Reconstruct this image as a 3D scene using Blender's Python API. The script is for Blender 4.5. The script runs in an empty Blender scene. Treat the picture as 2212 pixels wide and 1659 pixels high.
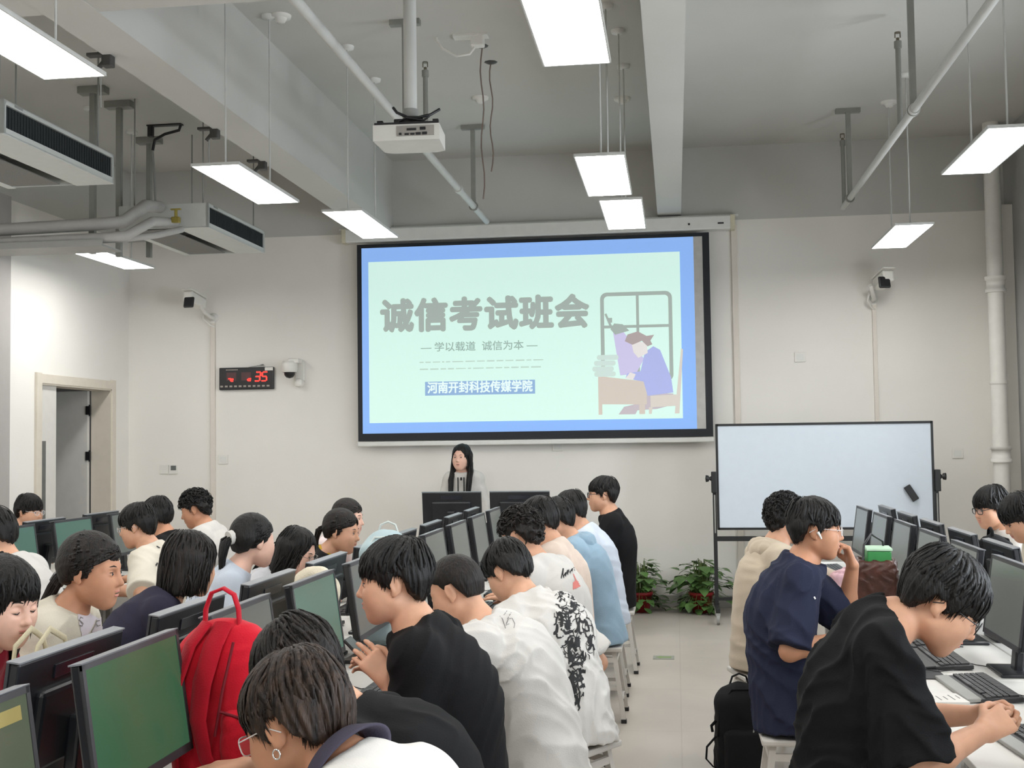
import bpy, bmesh, math, random
import numpy as np
from mathutils import Vector, Matrix, Euler
from mathutils.bvhtree import BVHTree
random.seed(7)
SC = bpy.context.scene
COL = SC.collection
R = math.radians

# ---------------------------------------------------------------- camera, world, exposure
cam_data = bpy.data.cameras.new('camera')
cam = bpy.data.objects.new('camera', cam_data)
COL.objects.link(cam)
cam_data.sensor_fit = 'HORIZONTAL'
cam_data.sensor_width = 36.0
cam_data.lens = 36.0 * 2600.0 / 2212.0
cam_data.clip_start = 0.05
yaw, pit, rol = R(7.7), R(2.79), R(-0.77)
fwd = Vector((-math.sin(yaw) * math.cos(pit), math.cos(yaw) * math.cos(pit), math.sin(pit)))
rt0 = Vector((math.cos(yaw), math.sin(yaw), 0))
up0 = rt0.cross(fwd)
rt = rt0 * math.cos(rol) + up0 * math.sin(rol)
up = up0 * math.cos(rol) - rt0 * math.sin(rol)
cam.matrix_world = Matrix(((rt.x, up.x, -fwd.x, 0), (rt.y, up.y, -fwd.y, 0), (rt.z, up.z, -fwd.z, 1.7), (0, 0, 0, 1)))
SC.camera = cam
CAM = Vector((0, 0, 1.7))


def ray(px, py):
    return fwd + rt * ((px - 1106) / 2600.0) - up * ((py - 829.5) / 2600.0)


def at(px, py, y):
    """The point of the room at depth y seen at a pixel of the photograph (used to take measurements)."""
    d = ray(px, py)
    return CAM + d * (y / d.y)


def atz(px, py, z):
    d = ray(px, py)
    return CAM + d * ((z - 1.7) / d.z)


w = bpy.data.worlds.new('world')
SC.world = w
w.use_nodes = True
bg = w.node_tree.nodes['Background']
bg.inputs[0].default_value = (0.82, 0.9, 1.0, 1)
bg.inputs[1].default_value = 1.0
SC.view_settings.view_transform = 'Standard'
SC.view_settings.look = 'None'
SC.view_settings.exposure = 0.0
SC.view_settings.gamma = 1.0
SC.view_settings.use_curve_mapping = False
try:
    SC.cycles.use_denoising = True
    SC.cycles.max_bounces = 6
    SC.cycles.diffuse_bounces = 4
    SC.cycles.glossy_bounces = 3
    SC.cycles.transmission_bounces = 4
    SC.cycles.transparent_max_bounces = 6
    SC.cycles.sample_clamp_indirect = 6.0
    SC.cycles.caustics_reflective = False
    SC.cycles.caustics_refractive = False
except Exception:
    pass
LAMP = 24.0
DAY = 150.0


def area(name, loc, rot, sx, sy, power, col):
    l = bpy.data.lights.new(name, 'AREA')
    l.shape = 'RECTANGLE'
    l.size, l.size_y = sx, sy
    l.energy = power
    l.color = col
    o = bpy.data.objects.new(name, l)
    o.location = loc
    o.rotation_euler = rot
    COL.objects.link(o)
    return o


# daylight coming in through the windows along the right-hand wall, behind the photographer's right shoulder and one further on, added to cool the front wall
for k, yy in enumerate((-1.2, 1.6, 4.4, 8.3)):
    area('window_daylight', (3.62, yy, 1.9), (0, R(90), 0), 1.9, 1.5, DAY * (0.9 if yy > 8 else 1.0), (0.86, 0.93, 1.0))


# ---------------------------------------------------------------- materials
MATS = {}


def mat(name, col, rough=0.5, metal=0.0, var=0.06, scale=12.0, bump=0.0, bscale=60.0, spec=0.5, emit=None, estr=0.0, sss=0.0, stretch=None, alpha=None, coat=0.0, sheen=0.0, col2=None):
    if name in MATS:
        return MATS[name]
    m = bpy.data.materials.new(name)
    m.use_nodes = True
    nt = m.node_tree
    b = nt.nodes['Principled BSDF']
    L = nt.links
    tc = nt.nodes.new('ShaderNodeTexCoord')
    mp = nt.nodes.new('ShaderNodeMapping')
    L.new(tc.outputs['Object'], mp.inputs[0])
    if stretch:
        mp.inputs['Scale'].default_value = stretch
    n = nt.nodes.new('ShaderNodeTexNoise')
    n.inputs['Scale'].default_value = scale
    n.inputs['Detail'].default_value = 3
    L.new(mp.outputs[0], n.inputs['Vector'])
    r = nt.nodes.new('ShaderNodeValToRGB')
    c = Vector(col[:3])
    hi = Vector(col2[:3]) if col2 else c * (1 + var)
    lo = c if col2 else c * (1 - var)
    r.color_ramp.elements[0].color = (*lo, 1)
    r.color_ramp.elements[1].color = (*hi, 1)
    r.color_ramp.elements[0].position = 0.35
    r.color_ramp.elements[1].position = 0.65
    L.new(n.outputs[0], r.inputs[0])
    L.new(r.outputs[0], b.inputs['Base Color'])
    b.inputs['Roughness'].default_value = rough
    b.inputs['Metallic'].default_value = metal
    b.inputs['Specular IOR Level'].default_value = spec
    if sss:
        b.inputs['Subsurface Weight'].default_value = sss
        b.inputs['Subsurface Radius'].default_value = (0.012, 0.004, 0.002)
        b.inputs['Subsurface Scale'].default_value = 1.0
    if coat:
        b.inputs['Coat Weight'].default_value = coat
    if sheen:
        b.inputs['Sheen Weight'].default_value = sheen
    if bump:
        n2 = nt.nodes.new('ShaderNodeTexNoise')
        n2.inputs['Scale'].default_value = bscale
        n2.inputs['Detail'].default_value = 4
        L.new(mp.outputs[0], n2.inputs['Vector'])
        bp = nt.nodes.new('ShaderNodeBump')
        bp.inputs['Strength'].default_value = bump
        bp.inputs['Distance'].default_value = 0.01
        L.new(n2.outputs[0], bp.inputs['Height'])
        L.new(bp.outputs[0], b.inputs['Normal'])
    if emit:
        b.inputs['Emission Color'].default_value = (*emit, 1)
        b.inputs['Emission Strength'].default_value = estr
    if alpha is not None:
        b.inputs['Alpha'].default_value = alpha
    MATS[name] = m
    return m


def s2l(r, g, b):
    f = lambda c: (c / 255 / 12.92) if c / 255 <= 0.04045 else ((c / 255 + 0.055) / 1.055) ** 2.4
    return (f(r), f(g), f(b))


# ---------------------------------------------------------------- object helpers
def tag(o, label=None, cat=None, group=None, kind=None):
    if label:
        o['label'] = label
    if cat:
        o['category'] = cat
    if group:
        o['group'] = group
    if kind:
        o['kind'] = kind
    return o


def thing(name, label, cat, loc=(0, 0, 0), rz=0.0, group=None, rot=None):
    o = bpy.data.objects.new(name, None)
    o.empty_display_size = 0.1
    COL.objects.link(o)
    o.location = loc
    o.rotation_euler = rot if rot else (0, 0, rz)
    return tag(o, label, cat, group)


def link(name, me, material=None, parent=None, smooth=False):
    if material is not None:
        for m in (material if isinstance(material, (list, tuple)) else [material]):
            me.materials.append(m)
    if smooth:
        me.polygons.foreach_set('use_smooth', [True] * len(me.polygons))
    o = bpy.data.objects.new(name, me)
    COL.objects.link(o)
    if parent is not None:
        o.parent = parent
    return o


CH = {}


def dup(root, loc, rz, label=None, group=None):
    r = root.copy()
    COL.objects.link(r)
    r.location = loc
    r.rotation_euler = (root.rotation_euler.x, root.rotation_euler.y, rz)
    if label:
        r['label'] = label
    if group:
        r['group'] = group
    for ch in [o for o in root.children]:
        c = ch.copy()
        COL.objects.link(c)
        c.parent = r
        for g in [o for o in ch.children]:
            d = g.copy()
            COL.objects.link(d)
            d.parent = c
    return r


class MB:
    """Collects shapes and links them as one mesh object."""

    def __init__(self):
        self.bm = bmesh.new()
        self.mi = 0

    def _new(self, fn):
        n0 = len(self.bm.verts)
        f0 = len(self.bm.faces)
        fn()
        self.bm.verts.ensure_lookup_table()
        self.bm.faces.ensure_lookup_table()
        if self.mi:
            for f in self.bm.faces[f0:]:
                f.material_index = self.mi
        return self

    def box(self, c, s, rot=None, bev=0.0, seg=2):
        t = bmesh.new()
        bmesh.ops.create_cube(t, size=1.0)
        bmesh.ops.scale(t, vec=s, verts=t.verts)
        if bev:
            bmesh.ops.bevel(t, geom=t.edges[:] + t.verts[:], offset=min(bev, min(s) * 0.49), segments=seg, profile=0.5, affect='EDGES')
        m = Matrix.Translation(c)
        if rot is not None:
            m = m @ (rot if isinstance(rot, Matrix) else Euler(rot).to_matrix().to_4x4())
        return self.add(t, m)

    def add(self, t, m=None):
        if m is not None:
            bmesh.ops.transform(t, matrix=m, verts=t.verts)
        vm = {v: self.bm.verts.new(v.co) for v in t.verts}
        for f in t.faces:
            try:
                nf = self.bm.faces.new([vm[v] for v in f.verts])
                nf.material_index = self.mi
                nf.smooth = f.smooth
            except ValueError:
                pass
        t.free()
        return self

    def raw(self, vs, fs, smooth=False):
        v = [self.bm.verts.new(p) for p in vs]
        for f in fs:
            try:
                nf = self.bm.faces.new([v[i] for i in f])
                nf.material_index = self.mi
                nf.smooth = smooth
            except ValueError:
                pass
        return self

    def tube(self, pts, r, n=8, caps=True, flat=1.0, smooth=True):
        """A round tube along points; r a number or one per point; flat squeezes the section's second axis."""
        pts = [Vector(p) for p in pts]
        if not hasattr(r, '__len__'):
            r = [r] * len(pts)
        vs, fs = [], []
        ref = None
        for i, p in enumerate(pts):
            d = (pts[min(i + 1, len(pts) - 1)] - pts[max(i - 1, 0)])
            d = d.normalized() if d.length > 1e-9 else Vector((0, 0, 1))
            if ref is None:
                ref = Vector((0, 0, 1)) if abs(d.z) < 0.9 else Vector((1, 0, 0))
            a = d.cross(ref)
            a = a.normalized() if a.length > 1e-6 else d.orthogonal().normalized()
            b = a.cross(d).normalized()
            ref = b
            for k in range(n):
                t = 2 * math.pi * k / n
                vs.append(p + a * (math.cos(t) * r[i]) + b * (math.sin(t) * r[i] * flat))
        for i in range(len(pts) - 1):
            for k in range(n):
                k2 = (k + 1) % n
                fs.append((i * n + k, i * n + k2, (i + 1) * n + k2, (i + 1) * n + k))
        self.raw(vs, fs, smooth)
        if caps:
            self.raw(vs[:n], [tuple(range(n - 1, -1, -1))])
            self.raw(vs[-n:], [tuple(range(n))])
        return self

    def lathe(self, prof, c=(0, 0, 0), n=20, axis='z', smooth=True, rot=None):
        vs, fs = [], []
        M = (rot if rot is not None else Matrix.Identity(4))
        for (rr, z) in prof:
            for k in range(n):
                t = 2 * math.pi * k / n
                v = Vector((rr * math.cos(t), rr * math.sin(t), z))
                if axis == 'x':
                    v = Vector((v.z, v.x, v.y))
                elif axis == 'y':
                    v = Vector((v.x, v.z, v.y))
                vs.append((M @ v) + Vector(c))
        for i in range(len(prof) - 1):
            for k in range(n):
                k2 = (k + 1) % n
                fs.append((i * n + k, i * n + k2, (i + 1) * n + k2, (i + 1) * n + k))
        return self.raw(vs, fs, smooth)

    def ell(self, c, s, rot=None, sub=2):
        t = bmesh.new()
        bmesh.ops.create_icosphere(t, subdivisions=sub, radius=1.0)
        for f in t.faces:
            f.smooth = True
        m = Matrix.Translation(c)
        if rot is not None:
            m = m @ (rot.to_4x4() if isinstance(rot, Matrix) else Euler(rot).to_matrix().to_4x4())
        m = m @ Matrix.Diagonal((s[0], s[1], s[2], 1))
        return self.add(t, m)

    def poly(self, pts, d):
        """A flat outline pushed along the vector d."""
        pts = [Vector(p) for p in pts]
        d = Vector(d)
        n = len(pts)
        self.raw(pts + [p + d for p in pts], [tuple(range(n - 1, -1, -1)), tuple(range(n, 2 * n))] + [(i, (i + 1) % n, (i + 1) % n + n, i + n) for i in range(n)])
        return self

    def build(self, name, material, parent=None):
        me = bpy.data.meshes.new(name)
        bmesh.ops.recalc_face_normals(self.bm, faces=self.bm.faces[:])
        self.bm.to_mesh(me)
        self.bm.free()
        return link(name, me, material, parent)


def part(name, material, parent, fn):
    b = MB()
    fn(b)
    return b.build(name, material, parent)


def arc(c, r, a0, a1, n, ax='xz'):
    out = []
    for i in range(n + 1):
        t = a0 + (a1 - a0) * i / n
        u, v = r * math.cos(t), r * math.sin(t)
        out.append(Vector(c) + (Vector((u, 0, v)) if ax == 'xz' else Vector((0, u, v)) if ax == 'yz' else Vector((u, v, 0))))
    return out
# ---------------------------------------------------------------- implicit surfaces for bodies, clothes and soft things
def smin(a, b, k):
    if k <= 0:
        return np.minimum(a, b)
    h = np.maximum(k - np.abs(a - b), 0) / k
    return np.minimum(a, b) - h * h * k * 0.25


def smax(a, b, k):
    return -smin(-a, -b, k)


def V(*a):
    return np.array(a, float)


class Cone:
    """Round cone from a (radius ra) to b (radius rb)."""

    def __init__(s, a, b, ra, rb=None, k=0.02, op='+', sq=None):
        s.a, s.b = np.array(a, float), np.array(b, float)
        s.ra, s.rb = ra, (ra if rb is None else rb)
        s.k, s.op = k, op
        m = max(s.ra, s.rb) + k + 0.012
        s.lo, s.hi = np.minimum(s.a, s.b) - m, np.maximum(s.a, s.b) + m

    def d(s, X, Y, Z):
        ba = s.b - s.a
        l2 = max(ba @ ba, 1e-12)
        px, py, pz = X - s.a[0], Y - s.a[1], Z - s.a[2]
        t = np.clip((px * ba[0] + py * ba[1] + pz * ba[2]) / l2, 0, 1)
        return np.sqrt((px - t * ba[0]) ** 2 + (py - t * ba[1]) ** 2 + (pz - t * ba[2]) ** 2) - (s.ra + t * (s.rb - s.ra))


class Capped(Cone):
    """Round cone cut flat by the plane (point, normal)."""

    def __init__(s, a, b, ra, rb=None, k=0.02, cap=None):
        Cone.__init__(s, a, b, ra, rb, k)
        s.cap = cap

    def d(s, X, Y, Z):
        v = Cone.d(s, X, Y, Z)
        if s.cap is None:
            return v
        p, n = s.cap
        return smax(v, (X - p[0]) * n[0] + (Y - p[1]) * n[1] + (Z - p[2]) * n[2], 0.004)


class Ell:
    def __init__(s, c, r, rot=None, k=0.02, op='+'):
        s.c, s.r = np.array(c, float), np.array(r, float)
        s.M = np.eye(3) if rot is None else np.array(rot, float)
        s.k, s.op = k, op
        e = np.sqrt(((s.M * s.r) ** 2).sum(1)) + k + 0.012
        s.lo, s.hi = s.c - e, s.c + e

    def d(s, X, Y, Z):
        x, y, z = X - s.c[0], Y - s.c[1], Z - s.c[2]
        M, r = s.M, s.r
        u = (x * M[0, 0] + y * M[1, 0] + z * M[2, 0]) / r[0]
        v = (x * M[0, 1] + y * M[1, 1] + z * M[2, 1]) / r[1]
        q = (x * M[0, 2] + y * M[1, 2] + z * M[2, 2]) / r[2]
        k0 = np.sqrt(u * u + v * v + q * q)
        k1 = np.sqrt((u / r[0]) ** 2 + (v / r[1]) ** 2 + (q / r[2]) ** 2)
        return k0 * (k0 - 1) / np.maximum(k1, 1e-9)


class Spine:
    """A body trunk: elliptical sections (half width a, half depth b) along a curve of points; lat = sideways unit vector."""

    def __init__(s, pts, a, b, lat, k=0.02, op='+', grow=0.0):
        P = np.array(pts, float)
        n = 15
        tt = np.linspace(0, len(P) - 1, n)
        i = np.minimum(tt.astype(int), len(P) - 2)
        f = tt - i
        g = lambda v, j: v[np.clip(j, 0, len(v) - 1)]
        def cr(v):
            v = np.array(v, float)
            p0, p1, p2, p3 = g(v, i - 1), g(v, i), g(v, i + 1), g(v, i + 2)
            ff = f if v.ndim == 1 else f[:, None]
            return 0.5 * (2 * p1 + (p2 - p0) * ff + (2 * p0 - 5 * p1 + 4 * p2 - p3) * ff ** 2 + (3 * p1 - p0 - 3 * p2 + p3) * ff ** 3)
        s.P, s.a, s.b = cr(P), cr(a) + grow, cr(b) + grow
        s.lat = np.array(lat, float)
        s.k, s.op = k, op
        m = max(s.a.max(), s.b.max()) + k + 0.02
        s.lo, s.hi = s.P.min(0) - m, s.P.max(0) + m

    def d(s, X, Y, Z):
        sh = np.broadcast(X, Y, Z).shape
        best = np.full(sh, 1e9, np.float32)
        out = np.full(sh, 1e9, np.float32)
        for i in range(len(s.P) - 1):
            p, q = s.P[i], s.P[i + 1]
            e = q - p
            l2 = e @ e
            dx, dy, dz = X - p[0], Y - p[1], Z - p[2]
            t = np.clip((dx * e[0] + dy * e[1] + dz * e[2]) / l2, 0, 1)
            ox, oy, oz = dx - t * e[0], dy - t * e[1], dz - t * e[2]
            dd = ox * ox + oy * oy + oz * oz
            m = dd < best
            l = ox * s.lat[0] + oy * s.lat[1] + oz * s.lat[2]
            fr = np.sqrt(np.maximum(dd - l * l, 0))
            a = s.a[i] + t * (s.a[i + 1] - s.a[i])
            b = s.b[i] + t * (s.b[i + 1] - s.b[i])
            k0 = np.sqrt((l / a) ** 2 + (fr / b) ** 2)
            k1 = np.sqrt((l / a / a) ** 2 + (fr / b / b) ** 2)
            v = np.where(k0 < 1e-4, -np.minimum(a, b), k0 * (k0 - 1) / np.maximum(k1, 1e-9))
            out = np.where(m, v, out)
            best = np.where(m, dd, best)
        return out


class Cut:
    """Keeps what lies behind the plane through p with normal n."""

    def __init__(s, p, n, k=0.006, lo=None, hi=None, op='x'):
        s.p, s.n = np.array(p, float), np.array(n, float) / np.linalg.norm(n)
        s.k, s.op = k, op
        s.lo = np.array(lo if lo is not None else (-9, -9, -9), float)
        s.hi = np.array(hi if hi is not None else (9, 9, 9), float)

    def d(s, X, Y, Z):
        return (X - s.p[0]) * s.n[0] + (Y - s.p[1]) * s.n[1] + (Z - s.p[2]) * s.n[2]


class Fn:
    """Any displacement: adds fn(X, Y, Z) to the distance inside a box."""

    def __init__(s, fn, lo=(-9, -9, -9), hi=(9, 9, 9), op='d', k=0.0):
        s.fn, s.op, s.k = fn, op, k
        s.lo, s.hi = np.array(lo, float), np.array(hi, float)

    def d(s, X, Y, Z):
        return s.fn(X, Y, Z)


def axis(lo, hi, h, fine=(), hf=None):
    """Grid coordinates from lo to hi with step h, and step hf inside the fine intervals."""
    if not fine:
        n = max(4, int(math.ceil((hi - lo) / h)) + 1)
        return np.linspace(lo, hi, n)
    x, out = lo, [lo]
    while x < hi:
        infine = any(a - h <= x <= b for a, b in fine)
        x += hf if infine else h
        out.append(x)
    return np.array(out)


def sdf_mesh(prims, h, fine=(), hf=None, pad=0.03):
    """Surface-nets mesh (vertices, quads) of a list of primitives; FINE: boxes (lo, hi) that get the step hf."""
    adds = [p for p in prims if p.op == '+']
    lo = np.min([p.lo for p in adds], 0) - pad * 0.3
    hi = np.max([p.hi for p in adds], 0) + pad * 0.3
    ax = [axis(lo[i], hi[i], h, [(f[0][i], f[1][i]) for f in fine], hf) for i in range(3)]
    ax = [a.astype(np.float32) for a in ax]
    G = np.full([len(a) for a in ax], 0.2, np.float32)
    for p in prims:
        i0 = [max(0, np.searchsorted(ax[i], p.lo[i]) - 1) for i in range(3)]
        i1 = [min(len(ax[i]), np.searchsorted(ax[i], p.hi[i]) + 1) for i in range(3)]
        if any(i1[i] <= i0[i] for i in range(3)):
            continue
        sl = tuple(slice(i0[i], i1[i]) for i in range(3))
        X = ax[0][sl[0]][:, None, None]
        Y = ax[1][sl[1]][None, :, None]
        Z = ax[2][sl[2]][None, None, :]
        v = p.d(X, Y, Z)
        g = G[sl]
        if p.op == '+':
            G[sl] = smin(g, v, p.k)
        elif p.op == '-':
            G[sl] = smax(g, -v, p.k)
        elif p.op == 'x':
            G[sl] = smax(g, v, p.k)
        else:
            G[sl] = g + v
    return nets(G, ax)


def nets(G, ax):
    s = G < 0
    nx, ny, nz = G.shape
    c = np.zeros((nx - 1, ny - 1, nz - 1), np.int8)
    for i in (0, 1):
        for j in (0, 1):
            for k in (0, 1):
                c += s[i:nx - 1 + i, j:ny - 1 + j, k:nz - 1 + k]
    act = (c > 0) & (c < 8)
    I, J, K = np.nonzero(act)
    n = len(I)
    idx = np.full(act.shape, -1, np.int64)
    idx[I, J, K] = np.arange(n)
    acc = np.zeros((n, 3))
    cnt = np.zeros(n)
    for d in range(3):
        o = [(0, 0), (0, 1), (1, 0), (1, 1)]
        for (a, b) in o:
            p0 = [0, 0, 0]
            q = [e for e in range(3) if e != d]
            p0[q[0]], p0[q[1]] = a, b
            p1 = list(p0)
            p1[d] = 1
            g0 = G[I + p0[0], J + p0[1], K + p0[2]]
            g1 = G[I + p1[0], J + p1[1], K + p1[2]]
            m = (g0 < 0) != (g1 < 0)
            t = np.where(m, g0 / np.where(m, g0 - g1, 1), 0)
            P = np.zeros((n, 3))
            for e in range(3):
                base = (I, J, K)[e]
                v0 = ax[e][base + p0[e]]
                v1 = ax[e][base + p1[e]]
                P[:, e] = v0 + t * (v1 - v0)
            acc[m] += P[m]
            cnt[m] += 1
    vs = acc / np.maximum(cnt, 1)[:, None]
    quads = []
    for d in range(3):
        sl0, sl1 = [slice(None)] * 3, [slice(None)] * 3
        sl0[d], sl1[d] = slice(0, -1), slice(1, None)
        q = [e for e in range(3) if e != d]
        for e in q:
            sl0[e] = sl1[e] = slice(1, -1)
        a, b = s[tuple(sl0)], s[tuple(sl1)]
        E = np.nonzero(a != b)
        flip = a[E]
        pos = [E[0].copy(), E[1].copy(), E[2].copy()]
        for e in q:
            pos[e] = pos[e] + 1
        cell = lambda u, v: idx[tuple(pos[e] - (u if e == q[0] else v if e == q[1] else 0) for e in range(3))]
        Q = np.stack([cell(1, 1), cell(0, 1), cell(0, 0), cell(1, 0)], 1)
        if d == 1:
            flip = ~flip
        Q = np.where(flip[:, None], Q, Q[:, ::-1])
        quads.append(Q)
    return vs, np.concatenate(quads)


def to_mesh(name, vs, qs, smooth_it=1):
    me = bpy.data.meshes.new(name)
    for _ in range(smooth_it):   # one pass of Laplacian smoothing over the edges
        acc = np.zeros_like(vs)
        cnt = np.zeros(len(vs))
        for a, b in ((0, 1), (1, 2), (2, 3), (3, 0)):
            np.add.at(acc, qs[:, a], vs[qs[:, b]])
            np.add.at(cnt, qs[:, a], 1)
            np.add.at(acc, qs[:, b], vs[qs[:, a]])
            np.add.at(cnt, qs[:, b], 1)
        vs = vs * 0.4 + 0.6 * acc / np.maximum(cnt, 1)[:, None]
    me.vertices.add(len(vs))
    me.vertices.foreach_set('co', vs.astype(np.float32).ravel())
    me.loops.add(qs.size)
    me.loops.foreach_set('vertex_index', qs.astype(np.int32).ravel())
    me.polygons.add(len(qs))
    me.polygons.foreach_set('loop_start', np.arange(0, qs.size, 4, dtype=np.int32))
    me.polygons.foreach_set('use_smooth', np.ones(len(qs), bool))
    me.update(calc_edges=True)
    me.validate()
    return me


def soft(name, prims, h, material, parent=None, fine=(), hf=None, sm=1):
    vs, qs = sdf_mesh(prims, h, fine, hf)
    return link(name, to_mesh(name, vs, qs, sm), material, parent)


def wrinkle(amp, f=9.0, seed=0, lo=(-9, -9, -9), hi=(9, 9, 9)):
    r = np.random.RandomState(seed)
    K = r.normal(size=(6, 3))
    K /= np.linalg.norm(K, axis=1)[:, None]
    ph = r.uniform(0, 6.28, 6)

    def fn(X, Y, Z):
        a = np.sin(f * (K[0, 0] * X + K[0, 1] * Y + K[0, 2] * Z) + ph[0])
        b = np.sin(f * 1.7 * (K[1, 0] * X + K[1, 1] * Y + K[1, 2] * Z) + ph[1] + 1.5 * a)
        c = np.sin(f * 2.6 * (K[2, 0] * X + K[2, 1] * Y + K[2, 2] * Z) + ph[2] + 1.8 * b)
        e = np.sin(f * 4.1 * (K[3, 0] * X + K[3, 1] * Y + K[3, 2] * Z) + ph[3] + 1.5 * c + b)
        return amp * (0.4 * b + 0.9 * (np.abs(c) - 0.5) + 0.35 * (np.abs(e) - 0.5))
    return Fn(fn, lo, hi)


# normals of quads come out consistent for every axis (checked by eye)
# ---------------------------------------------------------------- people
def rotm(yaw=0.0, pitch=0.0, roll=0.0):
    """Columns: forward, left, up. Yaw about up (positive to the left), pitch nods down, roll tilts to the right."""
    cy, sy, cp, sp, cr, sr = math.cos(yaw), math.sin(yaw), math.cos(pitch), math.sin(pitch), math.cos(roll), math.sin(roll)
    Rz = np.array([[cy, -sy, 0], [sy, cy, 0], [0, 0, 1]])
    Ry = np.array([[cp, 0, sp], [0, 1, 0], [-sp, 0, cp]])
    Rx = np.array([[1, 0, 0], [0, cr, -sr], [0, sr, cr]])
    return Rz @ Ry @ Rx


def ik(a, b, l1, l2, pole):
    a, b, pole = np.array(a, float), np.array(b, float), np.array(pole, float)
    d = b - a
    L = np.linalg.norm(d)
    if L > (l1 + l2) * 0.995:
        b = a + d / L * (l1 + l2) * 0.995
        d = b - a
        L = np.linalg.norm(d)
    u = d / L
    x = (l1 * l1 - l2 * l2 + L * L) / (2 * L)
    hgt = math.sqrt(max(l1 * l1 - x * x, 0))
    p = pole - (pole @ u) * u
    p /= max(np.linalg.norm(p), 1e-6)
    return a + u * x + p * hgt, b


SKIN = {
    'a': mat('skin_warm', s2l(208, 160, 132), 0.5, var=0.04, scale=25, sss=0.12, spec=0.35, bump=0.04, bscale=400),
    'b': mat('skin_tan', s2l(190, 138, 108), 0.5, var=0.04, scale=25, sss=0.12, spec=0.35, bump=0.04, bscale=400),
    'c': mat('skin_pale', s2l(222, 180, 160), 0.5, var=0.04, scale=25, sss=0.12, spec=0.35, bump=0.04, bscale=400),
}
LIP = mat('lips', s2l(204, 132, 122), 0.5, var=0.06)
EYE_W = mat('eye_white', s2l(225, 220, 214), 0.25)
EYE_D = mat('eye_dark', (0.012, 0.008, 0.006), 0.15)
def hair_mat(name, c, c2, s=1.0):
    return mat(name, c, 0.5, scale=70, stretch=(1, 1, 0.08), col2=c2, bump=0.6, bscale=160, spec=0.28)
HAIR = {
    'black': hair_mat('hair_black', (0.005, 0.0045, 0.0045), (0.011, 0.0098, 0.009)),
    'dark': hair_mat('hair_dark_brown', (0.0065, 0.005, 0.0043), (0.015, 0.0105, 0.0085)),
    'brown': hair_mat('hair_brown_streaked', (0.009, 0.006, 0.005), (0.045, 0.026, 0.017)),
}


def head_prims(Rh, c, sc=1.0, fem=False):
    """The skull, face and ears in the head's own frame (x forward, y left, z up)."""
    P = []
    T = lambda p: c + Rh @ (np.array(p, float) * sc)

    def e(p, r, k=0.02, op='+', rot=None):
        M = Rh if rot is None else Rh @ rot
        P.append(Ell(T(p), np.array(r) * sc, M, k * sc, op))

    def co(a, b, ra, rb, k=0.02, op='+'):
        P.append(Cone(T(a), T(b), ra * sc, rb * sc, k * sc, op))
    jw = 0.046 if fem else 0.051
    e((-0.014, 0, 0.036), (0.096, 0.077, 0.088))
    e((0.030, 0, -0.025), (0.062, 0.060, 0.080), 0.04)
    co((0.064, -0.008, -0.100), (0.064, 0.008, -0.100), 0.021, 0.021, 0.03)
    for s in (1, -1):
        co((0.0, s * jw, -0.058), (0.058, s * 0.014, -0.100), 0.018, 0.018, 0.03)
        e((0.056, s * 0.036, -0.030), (0.025, 0.024, 0.026), 0.045)
        e((0.042, s * 0.030, -0.062), (0.030, 0.026, 0.032), 0.045)
        co((0.083, s * 0.012, 0.020), (0.066, s * 0.044, 0.018), 0.010, 0.010, 0.018)
        e((0.093, s * 0.031, -0.001), (0.014, 0.019, 0.012), 0.012, '-')
        e((0.077, s * 0.032, -0.002), (0.015, 0.017, 0.010), 0.006)
    co((0.086, 0, 0.010), (0.105, 0, -0.030), 0.0075, 0.0112, 0.012)
    e((0.107, 0, -0.034), (0.011, 0.010, 0.0085), 0.008)
    for s in (1, -1):
        e((0.095, s * 0.012, -0.038), (0.010, 0.0075, 0.0075), 0.006)
    e((0.083, 0, -0.066), (0.012, 0.026, 0.018), 0.016)
    e((0.0935, 0, -0.0600), (0.0085, 0.017, 0.0056), 0.004)
    e((0.0925, 0, -0.0735), (0.0085, 0.015, 0.0062), 0.004)
    for s in (1, -1):   # ears
        rot = rotm(s * 0.45, 0.15, 0)
        e((-0.012, s * 0.078, -0.004), (0.019, 0.008, 0.032), 0.008, '+', rot)
        e((-0.008, s * 0.089, -0.000), (0.010, 0.006, 0.019), 0.006, '-', rot)
        e((-0.005, s * 0.077, -0.031), (0.008, 0.006, 0.010), 0.006)
    return P


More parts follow.
